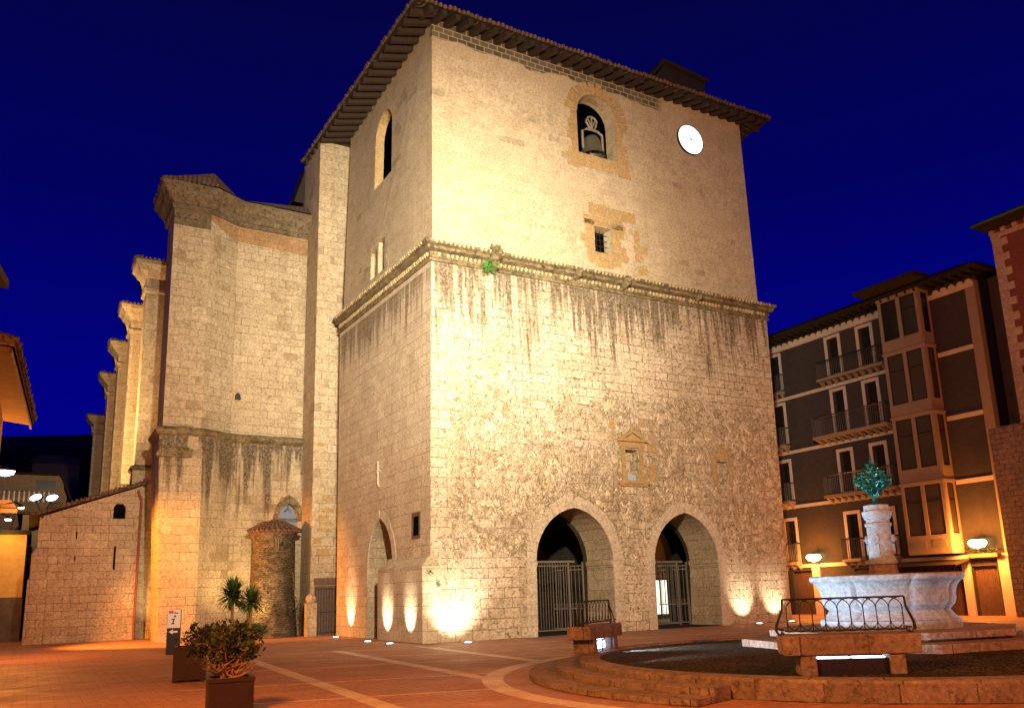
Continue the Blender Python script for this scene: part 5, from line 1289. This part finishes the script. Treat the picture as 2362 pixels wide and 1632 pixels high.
# terrace with balusters and an awning above the side street
TB = thing('balustrade', (-13.5, 40, 8), 'row of pale balusters on a terrace behind the two floodlights', 'balustrade')
m2 = MB()
for k in range(18):
    x = -16.6 + k * .32; m2.lathe([(.05, 9.3), (.10, 9.55), (.05, 9.85), (.07, 10.1)], x, 44.5, 8)
m2.build('balusters', 'trim paint', TB); m2 = MB(); m2.box(-16.8, -11.0, 44.35, 44.65, 10.1, 10.22); m2.box(-16.8, -11.0, 44.3, 44.7, 0, 9.3); m2.build('parapet', 'dark render', TB)
AW = thing('awning', (-15, 33, 6), 'orange cloth awning lit from below at the left edge', 'awning')
m2 = MB(); m2.add([(-15.2, 25, 7.3), (-13.1, 25, 7.3), (-12.75, 23.8, 6.75), (-15.2, 23.8, 6.75)], [(0, 1, 2, 3)]); m2.add([(-15.2, 23.8, 6.75), (-12.75, 23.8, 6.75), (-12.75, 23.8, 6.5), (-15.2, 23.8, 6.5)], [(0, 1, 2, 3)])
m2.build('cloth', 'awning cloth', AW); m2 = MB(); m2.tube([(-15.2, 23.8, 6.75), (-12.75, 23.8, 6.75)], .03, 5); m2.tube([(-13.0, 24.6, 5.6), (-12.78, 23.85, 6.7)], .02, 5); m2.build('frame', 'wrought iron', AW)
HH = thing('hillside_house', (-14, 62, 0), 'grey house with one dark window below the black hill', 'house')
m2 = MB(); hw = rect(-12.15, -10.4, 12.95, 14.3)
m2.box(-19, -9.6, 70.3, 78, 0, 14.7); m2.panel([(-19, 70, 0), (-9.3, 70, 0), (-9.3, 70, 12.7), (-10.1, 70, 14.8), (-19, 70, 14.8)], [FR(hw, 70)], [(0, .2, 0)])
m2.build('wall', 'ochre plaster', HH); m2 = MB(); m2.face(FR(hw, 70.2)); m2.build('window', 'window dark', HH)
m2 = MB(); m2.add([(-19.5, 69.6, 14.8), (-10, 69.6, 14.8), (-9.0, 69.6, 12.4), (-8.8, 69.6, 12.4), (-9.8, 69.6, 15.0), (-19.5, 69.6, 15.0)] + [(-19.5, 78, 14.8), (-10, 78, 14.8), (-9, 78, 12.4), (-8.8, 78, 12.4), (-9.8, 78, 15.), (-19.5, 78, 15.)], [(0, 1, 4, 5), (1, 2, 3, 4), (5, 4, 10, 11), (4, 3, 9, 10), (0, 6, 7, 1), (1, 7, 8, 2)]); m2.build('roof', 'rafter timber', HH)
RH = thing('ridge_house', (-13, 150, 0), 'faint long-roofed house on the dark slope beneath the hill crest', 'house')
m2 = MB(); m2.box(-13.2, -5.4, 150, 158, 10, 28.0); m2.build('wall', 'dark render', RH)
m2 = MB(); m2.add([(-13.8, 149, 28), (-4.8, 149, 28), (-4.8, 159, 28), (-13.8, 159, 28), (-12, 154, 30.2), (-7, 154, 30.2)], [(0, 1, 5, 4), (1, 2, 5), (2, 3, 4, 5), (3, 0, 4)]); m2.build('roof', 'dark render', RH)
# lamps
def street_lamp(x, y, z, label, pw, col=(1.0, .6, .25), s_=.42, mat='white lamp glass'):
    t = thing('street_lamp', (x, y, 0), label, 'street lamp', 'lamps of the side street')
    m2 = MB(); m2.tube([(x - .9, y, 0), (x - .9, y, z + .1), (x - .3, y, z + .25), (x, y, z + .1)], .05, 6); m2.build('post', 'wrought iron', t)
    m2 = MB(); m2.lathe([(.03, z + .16), (s_, z + .02), (s_, z)], x, y, 16); m2.build('hood', 'wrought iron', t)
    m2 = MB(); m2.lathe([(s_ * .95, z), (s_ * .8, z - s_ * .35), (.05, z - s_ * .55)], x, y, 16, cap=False); m2.build('lamp_glass', mat, t)
    if pw: point('street_light', (x, y, z - .7), pw, col, .15)
street_lamp(-12.96, 8.2, 6.5, 'large glaring street lamp cut by the left edge', 0, s_=.32)
street_lamp(-12.52, 19.5, 6.35, 'small warm lamp above the yellow wall, right of the lowest pair', 25, s_=.14, mat='sodium glass')
street_lamp(-13.1, 23.0, 6.1, 'small warm lamp deep in the side street, lowest of all', 60, (1.0, .55, .12), s_=.16, mat='white lamp glass')
point('side_street_light', (-13.8, 21.0, 4.2), 150, (1.0, .36, .05), .2)
# hill
m2 = MB(); n = 40; rnd = random.Random(2); prev = []
pts = []
for k in range(n + 1):
    x = -420 + k * 22; h = 52 + 53 * math.exp(-((x - 40) / 190) ** 2) + 2.5 * math.sin(k * .9); pts.append((x, h))
for k in range(n):
    (xa, ha), (xb, hb) = pts[k], pts[k + 1]
    m2.face([(xa, 250, -1), (xb, 250, -1), (xb, 420, hb * .75), (xa, 420, ha * .75)]); m2.face([(xa, 420, ha * .75), (xb, 420, hb * .75), (xb, 520, hb), (xa, 520, ha)])
tag(m2.build('hill', 'hill mass', smooth=True), kind='structure')
